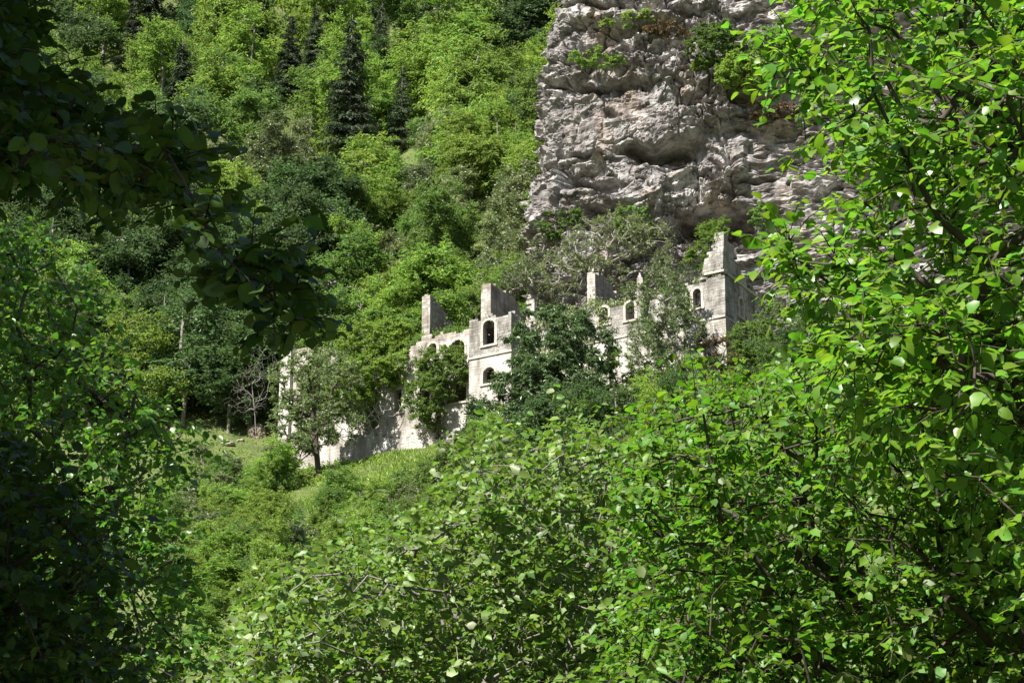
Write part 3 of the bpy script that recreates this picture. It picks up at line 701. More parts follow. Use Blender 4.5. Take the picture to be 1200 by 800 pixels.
# ---- far forest: a few trees of each kind, then copies
def far_broadleaf(seed, lmat, h=10.0, rx=3.6, nclump=46, n=9000, lsize=.26, leaf=LEAF_FAR, rclump=(.8, 1.5), low=.16, bark='bark_grey', droop=.25, flat=.7):
    rng = np.random.default_rng(seed)
    root = thing('broadleaf_tree', (0, 0, 0), 'x', 'tree')
    cz = h * (.5 + low * .5); rz = h * (.5 - low * .5)
    nl = rng.integers(4, 7); la = rng.uniform(0, 6.283, nl); lr = rng.uniform(.2, .62, nl) * rx; lz = np.linspace(-.55, .6, nl) * rz + rng.normal(0, .1 * rz, nl)
    lc = np.stack([np.cos(la) * lr * (1 - .35 * np.clip(lz / rz, 0, 1)), np.sin(la) * lr * (1 - .35 * np.clip(lz / rz, 0, 1)), lz + cz], 1); ls = rng.uniform(.42, .72, nl)
    kl = rng.choice(nl, nclump, p=ls ** 2 / (ls ** 2).sum())
    v = norm(rng.normal(size=(nclump, 3))); r = rng.uniform(.3, 1, nclump) ** .5
    cen = lc[kl] + v * np.array((rx, rx, rz * .72)) * (r * ls[kl])[:, None] + rng.normal(0, .2, (nclump, 3))
    cen[:, 2] = np.maximum(cen[:, 2], .5)
    cr = rng.uniform(*rclump, nclump)
    trunk = curve_pts([(0, 0, -1.2), (rng.normal(0, .2), rng.normal(0, .2), h * .25), (rng.normal(0, .4), rng.normal(0, .4), h * .55), (rng.normal(0, .3), rng.normal(0, .3), h * .85)], 7)
    nodes, par, tip = grow(rng, trunk, cen, 1.0)
    branch_mesh(nodes, par, radii(par, .025, .2), 6, np.zeros(3)).build('trunk', MAT[bark], root, True)
    per = 9; nl_ = max(5, int(n / (nclump * per)))
    _, _, _, pos, ax, nr, sz = twig_leaves(rng, nodes, par, tip, per, nl_, float(np.mean(rclump)) * 1.75, lsize, up=.55, spread=.75, rnd=.6, droop=droop, sunb=.25)
    pos = pos + rng.normal(0, .07, pos.shape)
    C = Mesh(); add_leaves(C, pos, ax, nr, sz * 1.12, leaf)
    o = C.build('crown', MAT[lmat], root); o['kind'] = 'stuff'
    return root
def far_spruce(seed, h=16.0, w=3.0, whorls=34, n_per=150):
    rng = np.random.default_rng(seed)
    root = thing('spruce_tree', (0, 0, 0), 'x', 'tree')
    T = Mesh(); zt = np.linspace(-1.2, h, 12); pt = np.stack([rng.normal(0, .03, 12), rng.normal(0, .03, 12), zt], 1); rt = np.linspace(.24, .02, 12)
    add_tubes(T, pt[:-1], pt[1:], rt[:-1], rt[1:], 7)
    C = Mesh(); P, A, Nn, S = [], [], [], []
    for k in range(whorls):
        f = k / whorls; z = h * (.10 + .89 * f); L_ = w * (1 - f) ** .8 * rng.uniform(.75, 1.1) + .15
        nb = 7 if f < .6 else 5
        for b in range(nb):
            an = rng.uniform(0, 6.283); d = np.array((math.cos(an), math.sin(an), 0)); ll = L_ * rng.uniform(.65, 1.12)
            sag = .30 * ll * (1 - .5 * f)
            e = np.array((0, 0, z)) + d * ll + np.array((0, 0, -sag + .12 * ll))
            add_tubes(T, [np.array((0, 0, z))], [e], [.035 * (1 - f) + .008], [.006], 4)
            n = max(8, int(n_per * ll / w * .55)); u = rng.uniform(.12, 1.03, n)
            wd = (.10 + .34 * (1 - np.abs(u - .45))) * ll * .55
            sd_ = rng.uniform(-1, 1, n); perp = np.array((-d[1], d[0], 0))
            p = np.array((0, 0, z)) + d * (ll * u)[:, None] + np.outer(-sag * u ** 2 + .12 * ll * u, (0, 0, 1)) + perp * (sd_ * wd)[:, None] - np.outer(rng.uniform(0, .35, n) * (.4 + np.abs(sd_)), (0, 0, 1))
            P.append(p); A.append(norm(d * .6 + perp * sd_[:, None] * .9 + rng.normal(0, .2, (n, 3)) - np.array((0, 0, .55)))); Nn.append(norm(np.array((0, 0, 1.0)) + d * .5 + rng.normal(0, .35, (n, 3)))); S.append(rng.uniform(.32, .62, n))
    T.build('trunk', MAT['bark_grey'], root, True)
    add_leaves(C, np.concatenate(P), np.concatenate(A), np.concatenate(Nn), np.concatenate(S), LEAF_NEEDLE)
    o = C.build('crown', MAT['spruce'], root); o['kind'] = 'stuff'
    return root
PROTO = {
    'bright': [far_broadleaf(100 + k, 'bright', hh, 3.3 + .35 * (k % 3), 78, 10000, .28, rclump=(.35, 1.0), flat=.75) for k, hh in enumerate((9.5, 11.5, 8.8, 12.5, 10.4))],
    'feather': [far_broadleaf(120 + k, 'bright', 9.5 + k * 1.1, 3.7, 64, 10000, .48, LEAF_FAR_LONG, (.6, 1.5), droop=.5, flat=.55) for k in range(4)],
    'mid': [far_broadleaf(140 + k, 'mid', 10 + k * .8, 3.5, 80, 10000, .28, rclump=(.35, 1.0)) for k in range(4)],
    'dark': [far_broadleaf(160 + k, 'dark', 11 + k, 3.9, 80, 10000, .36, rclump=(.5, 1.25)) for k in range(3)],
    'pale': [far_broadleaf(180 + k, 'pale', 8.5 + k * .8, 3.2, 70, 8500, .30, rclump=(.35, 1.05)) for k in range(3)],
    'spruce': [far_spruce(200 + k, 15 + k * 1.5, 2.7 + .25 * k) for k in range(4)],
}
KIND = {
    'bright': ('broadleaf_tree', 'bright green bushy broadleaf tree on the steep forested hillside', 'bright broadleaf trees on the hillside'),
    'feather': ('feathery_tree', 'light green feathery tree with drooping leaf sprays on the hillside', 'feathery trees on the hillside'),
    'mid': ('broadleaf_tree', 'mid green rounded broadleaf tree on the steep forested hillside', 'mid green trees on the hillside'),
    'dark': ('shady_tree', 'dark green dense broadleaf tree on the steep forested hillside', 'dark broadleaf trees on the hillside'),
    'pale': ('pale_tree', 'grey green silvery leaved tree on the steep forested hillside', 'silvery trees on the hillside'),
    'spruce': ('spruce_tree', 'dark conical spruce standing among broadleaf trees on the hillside', 'spruces on the hillside'),
}
used = set()
SPRUCE_FEET = []
def zone(P, sc):
    s = (P - P0) @ B_AX; edge = np.interp(P[1], [236, 256, 290, 335, 380], [1.2, 2.0, 8.5, 22, 44]) - P[0]
    d = min([np.hypot(P[0] - q[0], P[1] - q[1]) for q in SPRUCE_FEET] or [99])
    size = 'small' if sc < .75 else ('tall' if sc > 1.22 else 'middling')
    if d < 9: where = 'standing beside a dark spruce'
    elif edge < 16 and P[1] > 236: where = 'growing against the edge of the cliff'
    elif s < 34 and P[0] > -34: where = 'on the bank just above the ruin'
    elif P[0] < -34 and s < 60: where = 'on the slope beyond the end pier of the ruin'
    elif s > 130: where = 'high up near the top of the hillside'
    elif s > 80: where = 'in the upper band of the hillside forest'
    else: where = 'halfway up the hillside above the ruin'
    return size, where
def plant(kind, P, rz, sc, label=None, name=None, group=None, cat='tree', rnd=None):
    protos = PROTO[kind]; k = (rnd if rnd is not None else random.randrange(99)) % len(protos); src = protos[k]
    nm, lb, gp = KIND[kind]
    o = copy_thing(src, P, rz, sc); o.name = name or nm
    if 'group' in o: del o['group']
    if label is None and kind == 'spruce':
        hh = (sc[2] if isinstance(sc, tuple) else sc) * 17; feet = SPRUCE_FEET[:-1]; keep = SPRUCE_FEET[:]; SPRUCE_FEET.clear(); size, where = zone(np.array(P), 1.0); SPRUCE_FEET.extend(keep)
        lb = ('small' if hh < 11 else 'tall' if hh > 17 else 'middling') + ' dark conical spruce ' + where
    if label is None and kind != 'spruce':
        size, where = zone(np.array(P), sc if not isinstance(sc, tuple) else sc[2])
        lb = size + ' ' + {'bright': 'bright green bushy broadleaf tree', 'feather': 'light green feathery tree', 'mid': 'mid green rounded tree', 'dark': 'dark green dense tree', 'pale': 'silvery grey green tree'}[kind] + ' ' + where
    tag(o, label or lb, cat, group or gp)
    return o
random.seed(4); rng = np.random.default_rng(4)
# spruces by their feet in the picture: (px, py of foot, height in pixels)
for n_, (px, py, hp) in enumerate([(207, 178, 150), (338, 120, 120), (408, 205, 215), (470, 180, 120), (392, 60, 120), (255, 60, 130), (152, 88, 110), (432, 40, 90), (300, 40, 120), (620, 60, 90), (230, 10, 120), (520, 22, 100), (352, 20, 90), (575, 12, 80), (90, 60, 110), (30, 110, 130), (-40, 60, 120), (300, 78, 110), (500, 66, 100), (446, 84, 95), (176, 62, 120), (368, 100, 110), (600, 40, 90)]):
    P = hit(px, py)
    if P is None: continue
    hm = hp * project(P)[0, 2] / FPX; k = n_ % 4
    SPRUCE_FEET.append(P); plant('spruce', P - np.array((0, 0, .3)), random.uniform(0, 6), (hm / (15 + k * 1.5) * 1.08,) * 2 + (hm / (15 + k * 1.5),), rnd=k)
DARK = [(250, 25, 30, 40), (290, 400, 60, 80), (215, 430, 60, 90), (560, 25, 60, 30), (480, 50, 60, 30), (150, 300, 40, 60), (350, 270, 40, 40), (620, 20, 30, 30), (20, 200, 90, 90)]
PALE = [(330, 205, 60, 35), (530, 235, 60, 40), (560, 90, 40, 40), (450, 300, 40, 30), (600, 300, 50, 40), (310, 220, 50, 40)]
FEATH = [(290, 70, 60, 50), (520, 110, 90, 50), (600, 130, 40, 60), (260, 130, 50, 40), (440, 240, 60, 40), (560, 190, 50, 40)]
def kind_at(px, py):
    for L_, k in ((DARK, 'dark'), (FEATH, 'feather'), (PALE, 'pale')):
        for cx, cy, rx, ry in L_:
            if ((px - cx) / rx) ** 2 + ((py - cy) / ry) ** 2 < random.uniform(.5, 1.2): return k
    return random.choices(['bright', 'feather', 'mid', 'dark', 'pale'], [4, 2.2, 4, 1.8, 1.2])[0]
n_forest = 0
py = -150.0
while py < 520:
    px = -170 + random.uniform(0, 40)
    while px < 720:
        x, y = px + random.uniform(-14, 14), py + random.uniform(-10, 10); px += 40 + 8 * (py < 0)
        P = hit(x, y)
        if P is None or P[1] > 690: continue
        s = (P - P0) @ B_AX; t = (P - P0) @ T_AX
        if any(abs(P[0] - q[0]) < 4.6 and -15 < P[1] - q[1] < 3 for q in SPRUCE_FEET): continue
        if (s < 12 and t < 57) or s < -9 or (py > 400 and t < 57) or beyond_cliff(P[0] + 2.5, P[1]): continue
        sc = random.choice([random.uniform(.65, 1.0), random.uniform(.95, 1.5)]) * (1 + .35 * smooth(60, 140, s))
        if s < 40 and t < 57: sc *= .55 + .45 * max(0, s - 12) / 28
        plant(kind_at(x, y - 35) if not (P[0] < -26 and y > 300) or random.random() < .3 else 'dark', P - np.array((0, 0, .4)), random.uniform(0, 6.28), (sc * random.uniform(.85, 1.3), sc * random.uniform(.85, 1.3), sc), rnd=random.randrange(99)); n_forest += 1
    py += 25
print('forest trees', n_forest)
# low bushes crowding the bank right behind the walls
for k_ in range(46):
    t = random.uniform(8, 56); s_ = random.uniform(11.6, 17); P = P0 + T_AX * t + B_AX * s_; P[2] = float(terrain(P[0], P[1]))
    if beyond_cliff(P[0] + 1, P[1]): continue
    kk = random.choices(['bright', 'mid', 'pale', 'feather'], [4, 3, 2.5, 2])[0]; sc = random.uniform(.3, .55)
    plant(kk, P - np.array((0, 0, .8)), random.uniform(0, 6), (sc * 1.4, sc * 1.3, sc), {'bright': 'fresh green', 'mid': 'mid green', 'pale': 'grey green', 'feather': 'light green feathery'}[kk] + ' low bush on the bank right behind the ruin walls', 'bank_bush', 'bushes on the bank behind the ruin', 'bush', random.randrange(99))
# shrubs on the slope below the ruin
KSH = {'bright': 'fresh green low shrub on the grassy slope below the ruin', 'mid': 'mid green low shrub on the grassy slope below the ruin', 'pale': 'grey green low shrub on the grassy slope below the ruin', 'feather': 'light green feathery shrub on the slope below the ruin'}
for px, py in [(265, 575), (300, 590), (330, 580), (345, 610), (300, 625), (260, 620), (280, 660), (325, 655), (240, 660), (265, 700), (310, 700), (300, 740), (250, 750), (425, 605), (455, 610), (485, 604), (440, 625), (400, 615), (500, 615), (395, 640), (350, 650), (470, 640), (520, 640), (560, 600), (580, 560), (560, 575), (540, 600), (600, 640), (230, 590), (215, 640), (360, 690), (420, 690), (340, 720), (270, 790), (330, 790)] + [(random.uniform(200, 560), random.uniform(612, 730)) for _ in range(56)] + [(random.uniform(195, 345), random.uniform(568, 640)) for _ in range(30)]:
    P = hit(px + random.uniform(-8, 8), py + random.uniform(-5, 5))
    if P is None: continue
    k = random.choices(['bright', 'mid', 'pale', 'feather'], [4, 3, 2, 2])[0]
    sc = random.uniform(.28, .5)
    plant(k, P - np.array((0, 0, 1.3 * sc + .5)), random.uniform(0, 6), (sc * random.uniform(1.0, 1.5), sc * random.uniform(1.0, 1.5), sc * random.uniform(.9, 1.4)), KSH[k], 'shrub', 'shrubs below the ruin', 'shrub', random.randrange(99))
# trees hidden behind the near foliage to the right of the ruin and below it
for px, py in [(900, 470), (950, 440), (1000, 470), (1060, 430), (1120, 460), (1180, 430), (1250, 460), (930, 560), (1010, 560), (1100, 560), (1190, 560), (840, 560), (760, 560), (690, 560), (640, 560), (880, 660), (980, 660), (1080, 660), (1180, 660), (780, 660), (680, 660), (600, 720), (720, 760), (850, 760), (980, 770), (1110, 770), (480, 760), (540, 720)]:
    P = hit(px, py)
    if P is not None: plant(random.choice(['mid', 'bright', 'dark']), P - np.array((0, 0, .4)), random.uniform(0, 6), random.uniform(.55, .75), 'leafy tree on the slope glimpsed between the near alder leaves', 'slope_tree', 'trees on the slope behind the near leaves', 'tree', random.randrange(99))

# ---- trees growing in and in front of the ruin
def ruin_tree(name, label, px, py_foot, Y, ells, leaf, lmat, bark, seed, n=130, lsize=.13, bend=0, cat='tree', nleaf=7, per=4, tlen=.6, r_max=.16, r_tip=.012, foot_on=None, frac=1.0, dens=1.0, **kw):
    """ells: crown lobes as (px, py, rx px, ry px, y offset)"""
    base = at_y(px, py_foot, Y) if foot_on is None else np.array(foot_on)
    dep = project(base)[0, 2]; E = []
    for cx, cy, rx, ry, dy in ells:
        c = at_y(cx, cy, Y + dy); m = dep / FPX; E.append((*c, rx * m, (rx * .5 + ry * .5) * m, ry * m / .93))
    rngx = np.random.default_rng(seed); targets = rand_in_ellipsoids(rngx, E, n)
    if per: per = int(per * 1.9 + .5); nleaf = nleaf + 3; lsize = lsize * 1.7
    top = np.mean([e[:3] for e in E], 0)
    trunk = curve_pts([base - np.array((0, 0, .8)), base + (top - base) * .3 + np.array((bend, 0, .2)), base + (top - base) * .7 + np.array((bend * .6, 0, .1)), top], 9)
    return make_tree(name, label, cat, base, trunk, targets, leaf, lmat, bark, seed, per, nleaf, tlen, lsize, .8, r_tip, r_max, sides=7, twig_r=.008, frac=frac, **kw)
def Yfac(px, py, off):
    d = ray(px, py); lam = (off - (CAM - P0) @ B_AX) / (d @ B_AX); return (CAM + lam * d)[1]
F2 = far_leaf(.30); F3 = far_leaf(.2)
ruin_tree('pear_tree', 'open old tree with dark forked trunk before the left wing', 377, 598, Yfac(377, 598, -9), [(345, 450, 32, 40, 0), (390, 450, 38, 42, .5), (358, 495, 42, 36, -1), (395, 500, 26, 24, 0), (345, 530, 22, 22, 0)], F2, 'pale', 'bark', 301, 420, .15, nleaf=6, per=3, tlen=.55, r_max=.30, r_tip=.022)
ruin_tree('small_tree', 'bright leafy tree growing over the left wing wall', 445, 480, Yfac(445, 480, -2.4), [(420, 400, 28, 22, 0), (455, 400, 28, 26, 1.5), (430, 440, 32, 26, -.5), (465, 425, 16, 30, 0), (410, 465, 26, 18, -1)], F2, 'bright', 'bark_grey', 302, 330, .16, nleaf=7, per=4)
ruin_tree('ivy_bush', 'leafy green bush growing up the wall between the wing windows', 512, 505, Yfac(512, 505, -2.4), [(512, 430, 26, 26, 0), (500, 465, 26, 30, -.3), (530, 440, 20, 30, 0), (535, 415, 12, 14, .3), (505, 490, 22, 14, -.5)], F2, 'mid', 'bark', 303, 260, .15, cat='bush')
ruin_tree('walnut_tree', 'big dark green tree with drooping leaves before the central block', 648, 545, Yfac(648, 545, -14), [(640, 400, 45, 42, 0), (690, 400, 30, 36, 1), (615, 450, 34, 34, 0), (655, 455, 56, 44, -1), (590, 492, 36, 24, 0), (620, 505, 58, 26, -1), (558, 492, 16, 14, 0), (690, 470, 26, 30, 0)], F3, 'deep', 'bark', 304, 330, .24, nleaf=9, per=5, tlen=.8, droop=.6, r_max=.3)
ruin_tree('grey_tree', 'open grey green tree before the windows of the right wing', 795, 455, Yfac(795, 455, -5), [(775, 350, 28, 36, 0), (800, 385, 30, 30, 0), (760, 400, 26, 30, -.5), (785, 320, 26, 20, .5), (745, 345, 18, 20, 0), (790, 430, 40, 18, -1)], F2, 'pale', 'bark_grey', 305, 330, .13, nleaf=6, per=3, r_tip=.018, bend=.5)
ruin_tree('twiggy_tree', 'sparse twiggy tree rising behind the roofless right wing', 700, 345, Yfac(700, 345, 6), [(690, 290, 34, 34, 0), (730, 275, 36, 30, 0), (660, 320, 30, 30, 0), (765, 290, 26, 34, 0), (715, 320, 30, 20, 0)], F2, 'pale', 'bark_pale', 306, 330, .13, nleaf=6, per=3, tlen=.7, r_tip=.02, frac=.85)
ruin_tree('twiggy_tree', 'sparse grey twiggy tree behind the short wall piers', 625, 355, Yfac(625, 355, 8), [(615, 325, 32, 22, 0), (650, 345, 28, 20, 0), (590, 350, 18, 18, 0), (640, 300, 24, 20, 1)], F2, 'pale', 'bark_pale', 307, 240, .13, nleaf=6, per=3, tlen=.7, r_tip=.02, frac=.8)
ruin_tree('wall_shrub', 'bright green shrub sprouting from the corner wall under the cliff', 832, 322, Yfac(832, 322, 1.2), [(833, 285, 15, 26, 0), (820, 300, 14, 16, 0), (842, 262, 9, 14, 0)], F3, 'bright', 'bark_grey', 308, 60, .18, cat='shrub', r_max=.06)
ruin_tree('end_bush', 'green bush at the foot of the shaded end wall', 885, 455, 217.0, [(880, 405, 28, 28, 0), (905, 380, 22, 26, 1), (870, 430, 30, 18, 0), (910, 430, 26, 26, 0)], F2, 'mid', 'bark_grey', 309, 240, .15, cat='bush')
ruin_tree('rusty_shrub', 'small reddish brown shrub under the corner of the ruin', 842, 436, Yfac(842, 436, -3), [(840, 410, 18, 16, 0), (855, 418, 14, 12, 0)], F2, 'dry', 'bark_grey', 310, 34, .14, cat='shrub', r_max=.05, frac=.6)
ruin_tree('bare_shrub', 'leafless grey twiggy shrub beside the pale end pier', 300, 500, Yfac(300, 500, 2), [(295, 455, 26, 32, 0), (310, 425, 20, 24, 0), (280, 470, 20, 18, 0)], F2, 'pale', 'bark_grey', 311, 420, .1, cat='shrub', per=0, r_tip=.006, r_max=.05)
ruin_tree('bare_shrub', 'leafless tangle of grey twigs over the low plaster wall', 440, 515, Yfac(440, 515, -3.2), [(430, 490, 26, 20, 0), (455, 478, 18, 16, 0), (405, 500, 18, 16, 0)], F2, 'pale', 'bark_pale', 312, 170, .1, cat='shrub', per=0, r_tip=.016, r_max=.07)
ruin_tree('low_bush', 'mid green bush below the right wing under its string course', 735, 470, Yfac(735, 470, -5), [(730, 430, 34, 20, 0), (700, 445, 26, 24, 0), (765, 440, 26, 22, 0), (740, 460, 44, 20, -1)], F2, 'mid', 'bark_grey', 313, 150, .15, cat='bush')
ruin_tree('low_bush', 'bright green bush below the corner window of the ruin', 815, 470, Yfac(815, 470, -5), [(815, 440, 26, 18, 0), (845, 455, 28, 22, 0), (790, 455, 22, 20, 0)], F2, 'bright', 'bark_grey', 314, 110, .15, cat='bush')
ruin_tree('courtyard_bush', 'green bush inside the roofless left wing above its windows', 475, 415, Yfac(475, 415, 4), [(470, 385, 24, 16, 0), (445, 380, 22, 16, 0), (500, 378, 12, 10, 0), (400, 388, 26, 14, 0), (375, 395, 22, 14, 0)], F2, 'mid', 'bark_grey', 315, 260, .16, cat='bush')
rb = random.Random(9)
for k_ in range(16):
    t = rb.uniform(cA1 + 2, lA1 - 1.5); s_ = OFFL + rb.uniform(1.6, 7); sc = rb.uniform(.34, .6); kk = rb.choice(['bright', 'mid', 'feather', 'mid'])
    P = P0 + T_AX * t + B_AX * s_; P[2] = zs_l - .15
    plant(kk, P, rb.uniform(0, 6), (sc * 1.1, sc * 1.1, sc * .9), {'bright': 'bright', 'mid': 'mid', 'feather': 'light feathery'}[kk] + ' green bush growing inside the roofless wing', 'courtyard_bush', 'bushes inside the roofless wings', 'bush', rb.randrange(99))
for k_ in range(34):
    t = rb.uniform(-12, cA0 - 2); s_ = rb.uniform(-24, -8.5); sc = rb.uniform(.36, .56); kk = rb.choice(['bright', 'mid', 'pale', 'dark'])
    P = P0 + T_AX * t + B_AX * s_; P[2] = float(terrain(P[0], P[1])) - .8
    plant(kk, P, rb.uniform(0, 6), (sc * 1.45, sc * 1.25, sc), {'bright': 'fresh green', 'mid': 'mid green', 'pale': 'grey green', 'dark': 'dark green'}[kk] + ' bush at the foot of the wing wall', 'foot_bush', 'bushes at the foot of the ruin', 'bush', rb.randrange(99))
def wall_top(pts, off, n, seed, mat, label, spread=.45):
    rng = np.random.default_rng(seed); Q = np.array(pts); f = rng.uniform(0, len(Q) - 1.001, n); k = f.astype(int); u = (f - k)[:, None]
    az = Q[k] * (1 - u) + Q[k + 1] * u
    keep = vnoise(az[:, 0] / 1.6, 0 * az[:, 0], 0, seed) > -.25; az = az[keep]; n = len(az)
    p = org(off) + np.outer(az[:, 0], T_AX) + np.outer(rng.uniform(-.9, .12, n), OUT) + np.outer(az[:, 1] - .05 + rng.exponential(.2, n) - .25 * (rng.random(n) < .3), (0, 0, 1))
    M = Mesh(); add_leaves(M, p, norm(rng.normal(0, .6, (n, 3)) + np.array((0, 0, .8))), norm(rng.normal(0, .6, (n, 3)) + np.array((0, -.5, .7))), rng.uniform(.12, .3, n), F2)
    tag(M.build('wall_top_plants', MAT[mat]), label, kind='stuff')
def wall_ivy(poly, off, n, seed, mat, label):
    rng = np.random.default_rng(seed); P = np.array(poly, float)
    px = rng.uniform(P[:, 0].min(), P[:, 0].max(), n * 3); py = rng.uniform(P[:, 1].min(), P[:, 1].max(), n * 3)
    ok = in_poly(px, py, poly) & (fbm(px / 22, py / 22, 0, 3, seed) > -.12); px, py = px[ok][:n], py[ok][:n]; n = len(px)
    az = np.array([fac(x, y, off) for x, y in zip(px, py)])
    p = org(off) + np.outer(az[:, 0], T_AX) + np.outer(.05 + rng.exponential(.16, n), OUT) + np.outer(az[:, 1], (0, 0, 1))
    M = Mesh(); add_leaves(M, p, norm(rng.normal(0, .7, (n, 3)) - np.array((0, 0, .6))), norm(rng.normal(0, .5, (n, 3)) + OUT + np.array((0, 0, .4))), rng.uniform(.14, .34, n), F2)
    tag(M.build('ivy', MAT[mat]), label, kind='stuff')
wall_ivy([(344, 402), (480, 404), (470, 440), (455, 470), (440, 500), (400, 515), (350, 525)], OFFL, 9000, 7, 'mid', 'ivy and creepers spreading over the far half of the long wing wall')
wall_ivy([(628, 366), (700, 352), (716, 372), (700, 400), (716, 430), (640, 440), (628, 400)], 0, 3200, 9, 'pale', 'creeper on the wing wall behind the big drooping tree')
wall_ivy([(752, 345), (800, 326), (812, 350), (806, 400), (770, 420), (750, 400)], 0, 1800, 10, 'mid', 'creeper on the wing wall behind the open grey green tree')
wall_top(lw, OFFL, 5200, 5, 'bright', 'green weeds along the broken top of the long wing wall')
wall_top(pw, 0, 2200, 6, 'pale', 'grey green weeds along the broken top of the corner wing wall')
# cliff ledge plants
for k_, (px, py, w, h, lm, lab) in enumerate([(838, 52, 34, 26, 'mid', 'leafy shrub on the upper ledge of the cliff face'), (868, 82, 30, 22, 'bright', 'bright shrub hanging on the cliff under the upper ledge'), (900, 60, 26, 30, 'mid', 'green shrub in a cleft at the side of the cliff'), (742, 24, 38, 7, 'bright', 'low mat of green plants on the top cliff ledge'), (700, 68, 34, 6, 'bright', 'thin green mat of plants along a narrow cliff ledge'), (822, 78, 14, 9, 'bright', 'tiny green tuft beside the cliff shrubs'), (895, 250, 16, 16, 'mid', 'small shrub under the cliff foot beside the end wall'), (905, 130, 30, 12, 'dry', 'brown dry scrub on the cliff shoulder'), (780, 36, 26, 7, 'dry', 'brown dry plants on the top cliff ledge'), (742, 262, 24, 24, 'mid', 'green shrub at the cliff foot above the ruin'), (660, 262, 30, 18, 'mid', 'grey green scrub at the foot of the cliff edge'), (630, 240, 16, 20, 'mid', 'green shrub against the left edge of the cliff')]):
    P = cliff_at(px, py + h * .5); ruin_tree('ledge_shrub', lab, px, py + h, P[1] - (1.7 if k_ < 3 else .5), [(px, py, w, h, -.6), (px + w * .4, py + h * .3, w * .6, h * .7, -.4), (px - w * .45, py + h * .2, w * .55, h * .7, -.4)], F2, lm, 'bark_grey', 330 + k_, int(16 + w * h * (.15 if k_ < 3 else .06)), .16, cat='shrub', r_max=.05, tlen=.45, foot_on=P)

# ------------------------------------------------------------------ grass, undergrowth, stones
def scatter(name, label, poly, n, shape, mat, size, seed, upright=True, lift=0.0):
    rng = np.random.default_rng(seed); P = []
    pts = np.array([hit(x, y) for x, y in poly]); lo, hi = pts.min(0), pts.max(0)
    x = rng.uniform(lo[0] - 2, hi[0] + 2, n * 6); y = rng.uniform(lo[1] - 2, hi[1] + 2, n * 6); z = terrain(x, y)
    p = np.stack([x, y, z], 1); pr = project(p); ok = in_poly(pr[:, 0], pr[:, 1], poly); p = p[ok][:n]
    s = (p - P0) @ B_AX; p = p[s < -1.0] if upright else p
    n = len(p)
    ax = norm(np.array((0, 0, 1.0)) + rng.normal(0, .35, (n, 3))) if upright else norm(rng.normal(0, 1, (n, 3)) * (1, 1, .4) + np.array((0, 0, .3)))
    nr = norm(rng.normal(0, 1, (n, 3)) + (np.array((0, -.6, .3)) if upright else np.array((0, 0, 1.4))))
    dens = .55 + .45 * fbm(p[:, 0] / 3, p[:, 1] / 3, 0, 2, seed)
    M = Mesh(); add_leaves(M, p + np.outer(rng.uniform(0, 1, n) * lift * dens, (0, 0, 1)), ax, nr, size * rng.uniform(.5, 1.3, n) * (.6 + .8 * dens), shape)
    return tag(M.build(name, MAT[mat]), label, kind='stuff')
def meadow(n, seed):
    rng = np.random.default_rng(seed); t = rng.uniform(-6, 84, n); s_ = -.6 - 26 * rng.uniform(0, 1, n) ** 1.4
    p = P0 + np.outer(t, T_AX) + np.outer(s_, B_AX); p[:, 2] = terrain(p[:, 0], p[:, 1]) - .03
    c = fbm(p[:, 0] / 4, p[:, 1] / 4, 0, 3, seed); sz = rng.uniform(.2, .55, n) * (1 + .6 * c)
    M = Mesh(); add_leaves(M, p, norm(np.array((0, 0, 1.0)) + rng.normal(0, .4, (n, 3))), norm(rng.normal(0, 1, (n, 3)) + np.array((-.3, -.6, .2))), sz, far_leaf(.13))
    tag(M.build('grass', MAT['grass']), 'sunlit meadow grass below the ruin', kind='stuff')
meadow(75000, 1)
scatter('undergrowth', 'leafy ground cover between the shrubs on the slope', [(190, 520), (560, 560), (640, 640), (640, 800), (190, 800)], 36000, F2, 'bright', .24, 2, False, 1.0)
def scatter_hill(n, seed):
    rng = np.random.default_rng(seed); x = rng.uniform(-100, 30, n); y = rng.uniform(228, 450, n); s = (x - P0[0]) * B_AX[0] + (y - P0[1]) * B_AX[1]
    ok = (s > 1) & ~((x > 2) & (y > 236)); x, y, s = x[ok], y[ok], s[ok]; m = len(x); p = np.stack([x, y, terrain(x, y) + rng.uniform(0, 1.1, m)], 1)
    M = Mesh(); add_leaves(M, p, norm(rng.normal(0, 1, (m, 3)) + np.array((0, 0, .3))), norm(rng.normal(0, .6, (m, 3)) + np.array((0, -.3, 1))), rng.uniform(.2, .42, m), F2)
    tag(M.build('undergrowth', MAT['mid']), 'leafy undergrowth on the forest floor', kind='stuff')
scatter_hill(90000, 3)
def boulder(px, py, r, label, seed, Y=None, mat='boulder', squash=.7):
    P = hit(px, py); rngx = np.random.default_rng(seed)
    import bmesh
    bm = bmesh.new(); bmesh.ops.create_icosphere(bm, subdivisions=4, radius=1.0)
    co = np.array([v.co[:] for v in bm.verts]); d = 1 + .35 * fbm(co[:, 0] * 1.3 + seed, co[:, 1] * 1.3, co[:, 2] * 1.3, 4, seed)
    for v, dd in zip(bm.verts, d): v.co = (v.co.x * dd * r, v.co.y * dd * r * .9, v.co.z * dd * r * squash)
    me = bpy.data.meshes.new('boulder'); bm.to_mesh(me); bm.free(); me.materials.append(MAT[mat])
    return tag(link('boulder', me, None, tuple(P + np.array((0, 0, r * .25)))), label, 'boulder')
boulder(301, 512, 1.15, 'brown weathered boulder beside the bare shrub', 3, squash=1.1)
boulder(268, 522, .8, 'pale flat stone lying in the meadow', 4, mat='trim', squash=.35)
boulder(283, 518, .55, 'small pale stone next to the brown boulder', 6, mat='trim', squash=.5)
boulder(528, 524, .9, 'brown earthy rock at the foot of the plaster wall', 8, squash=.6)

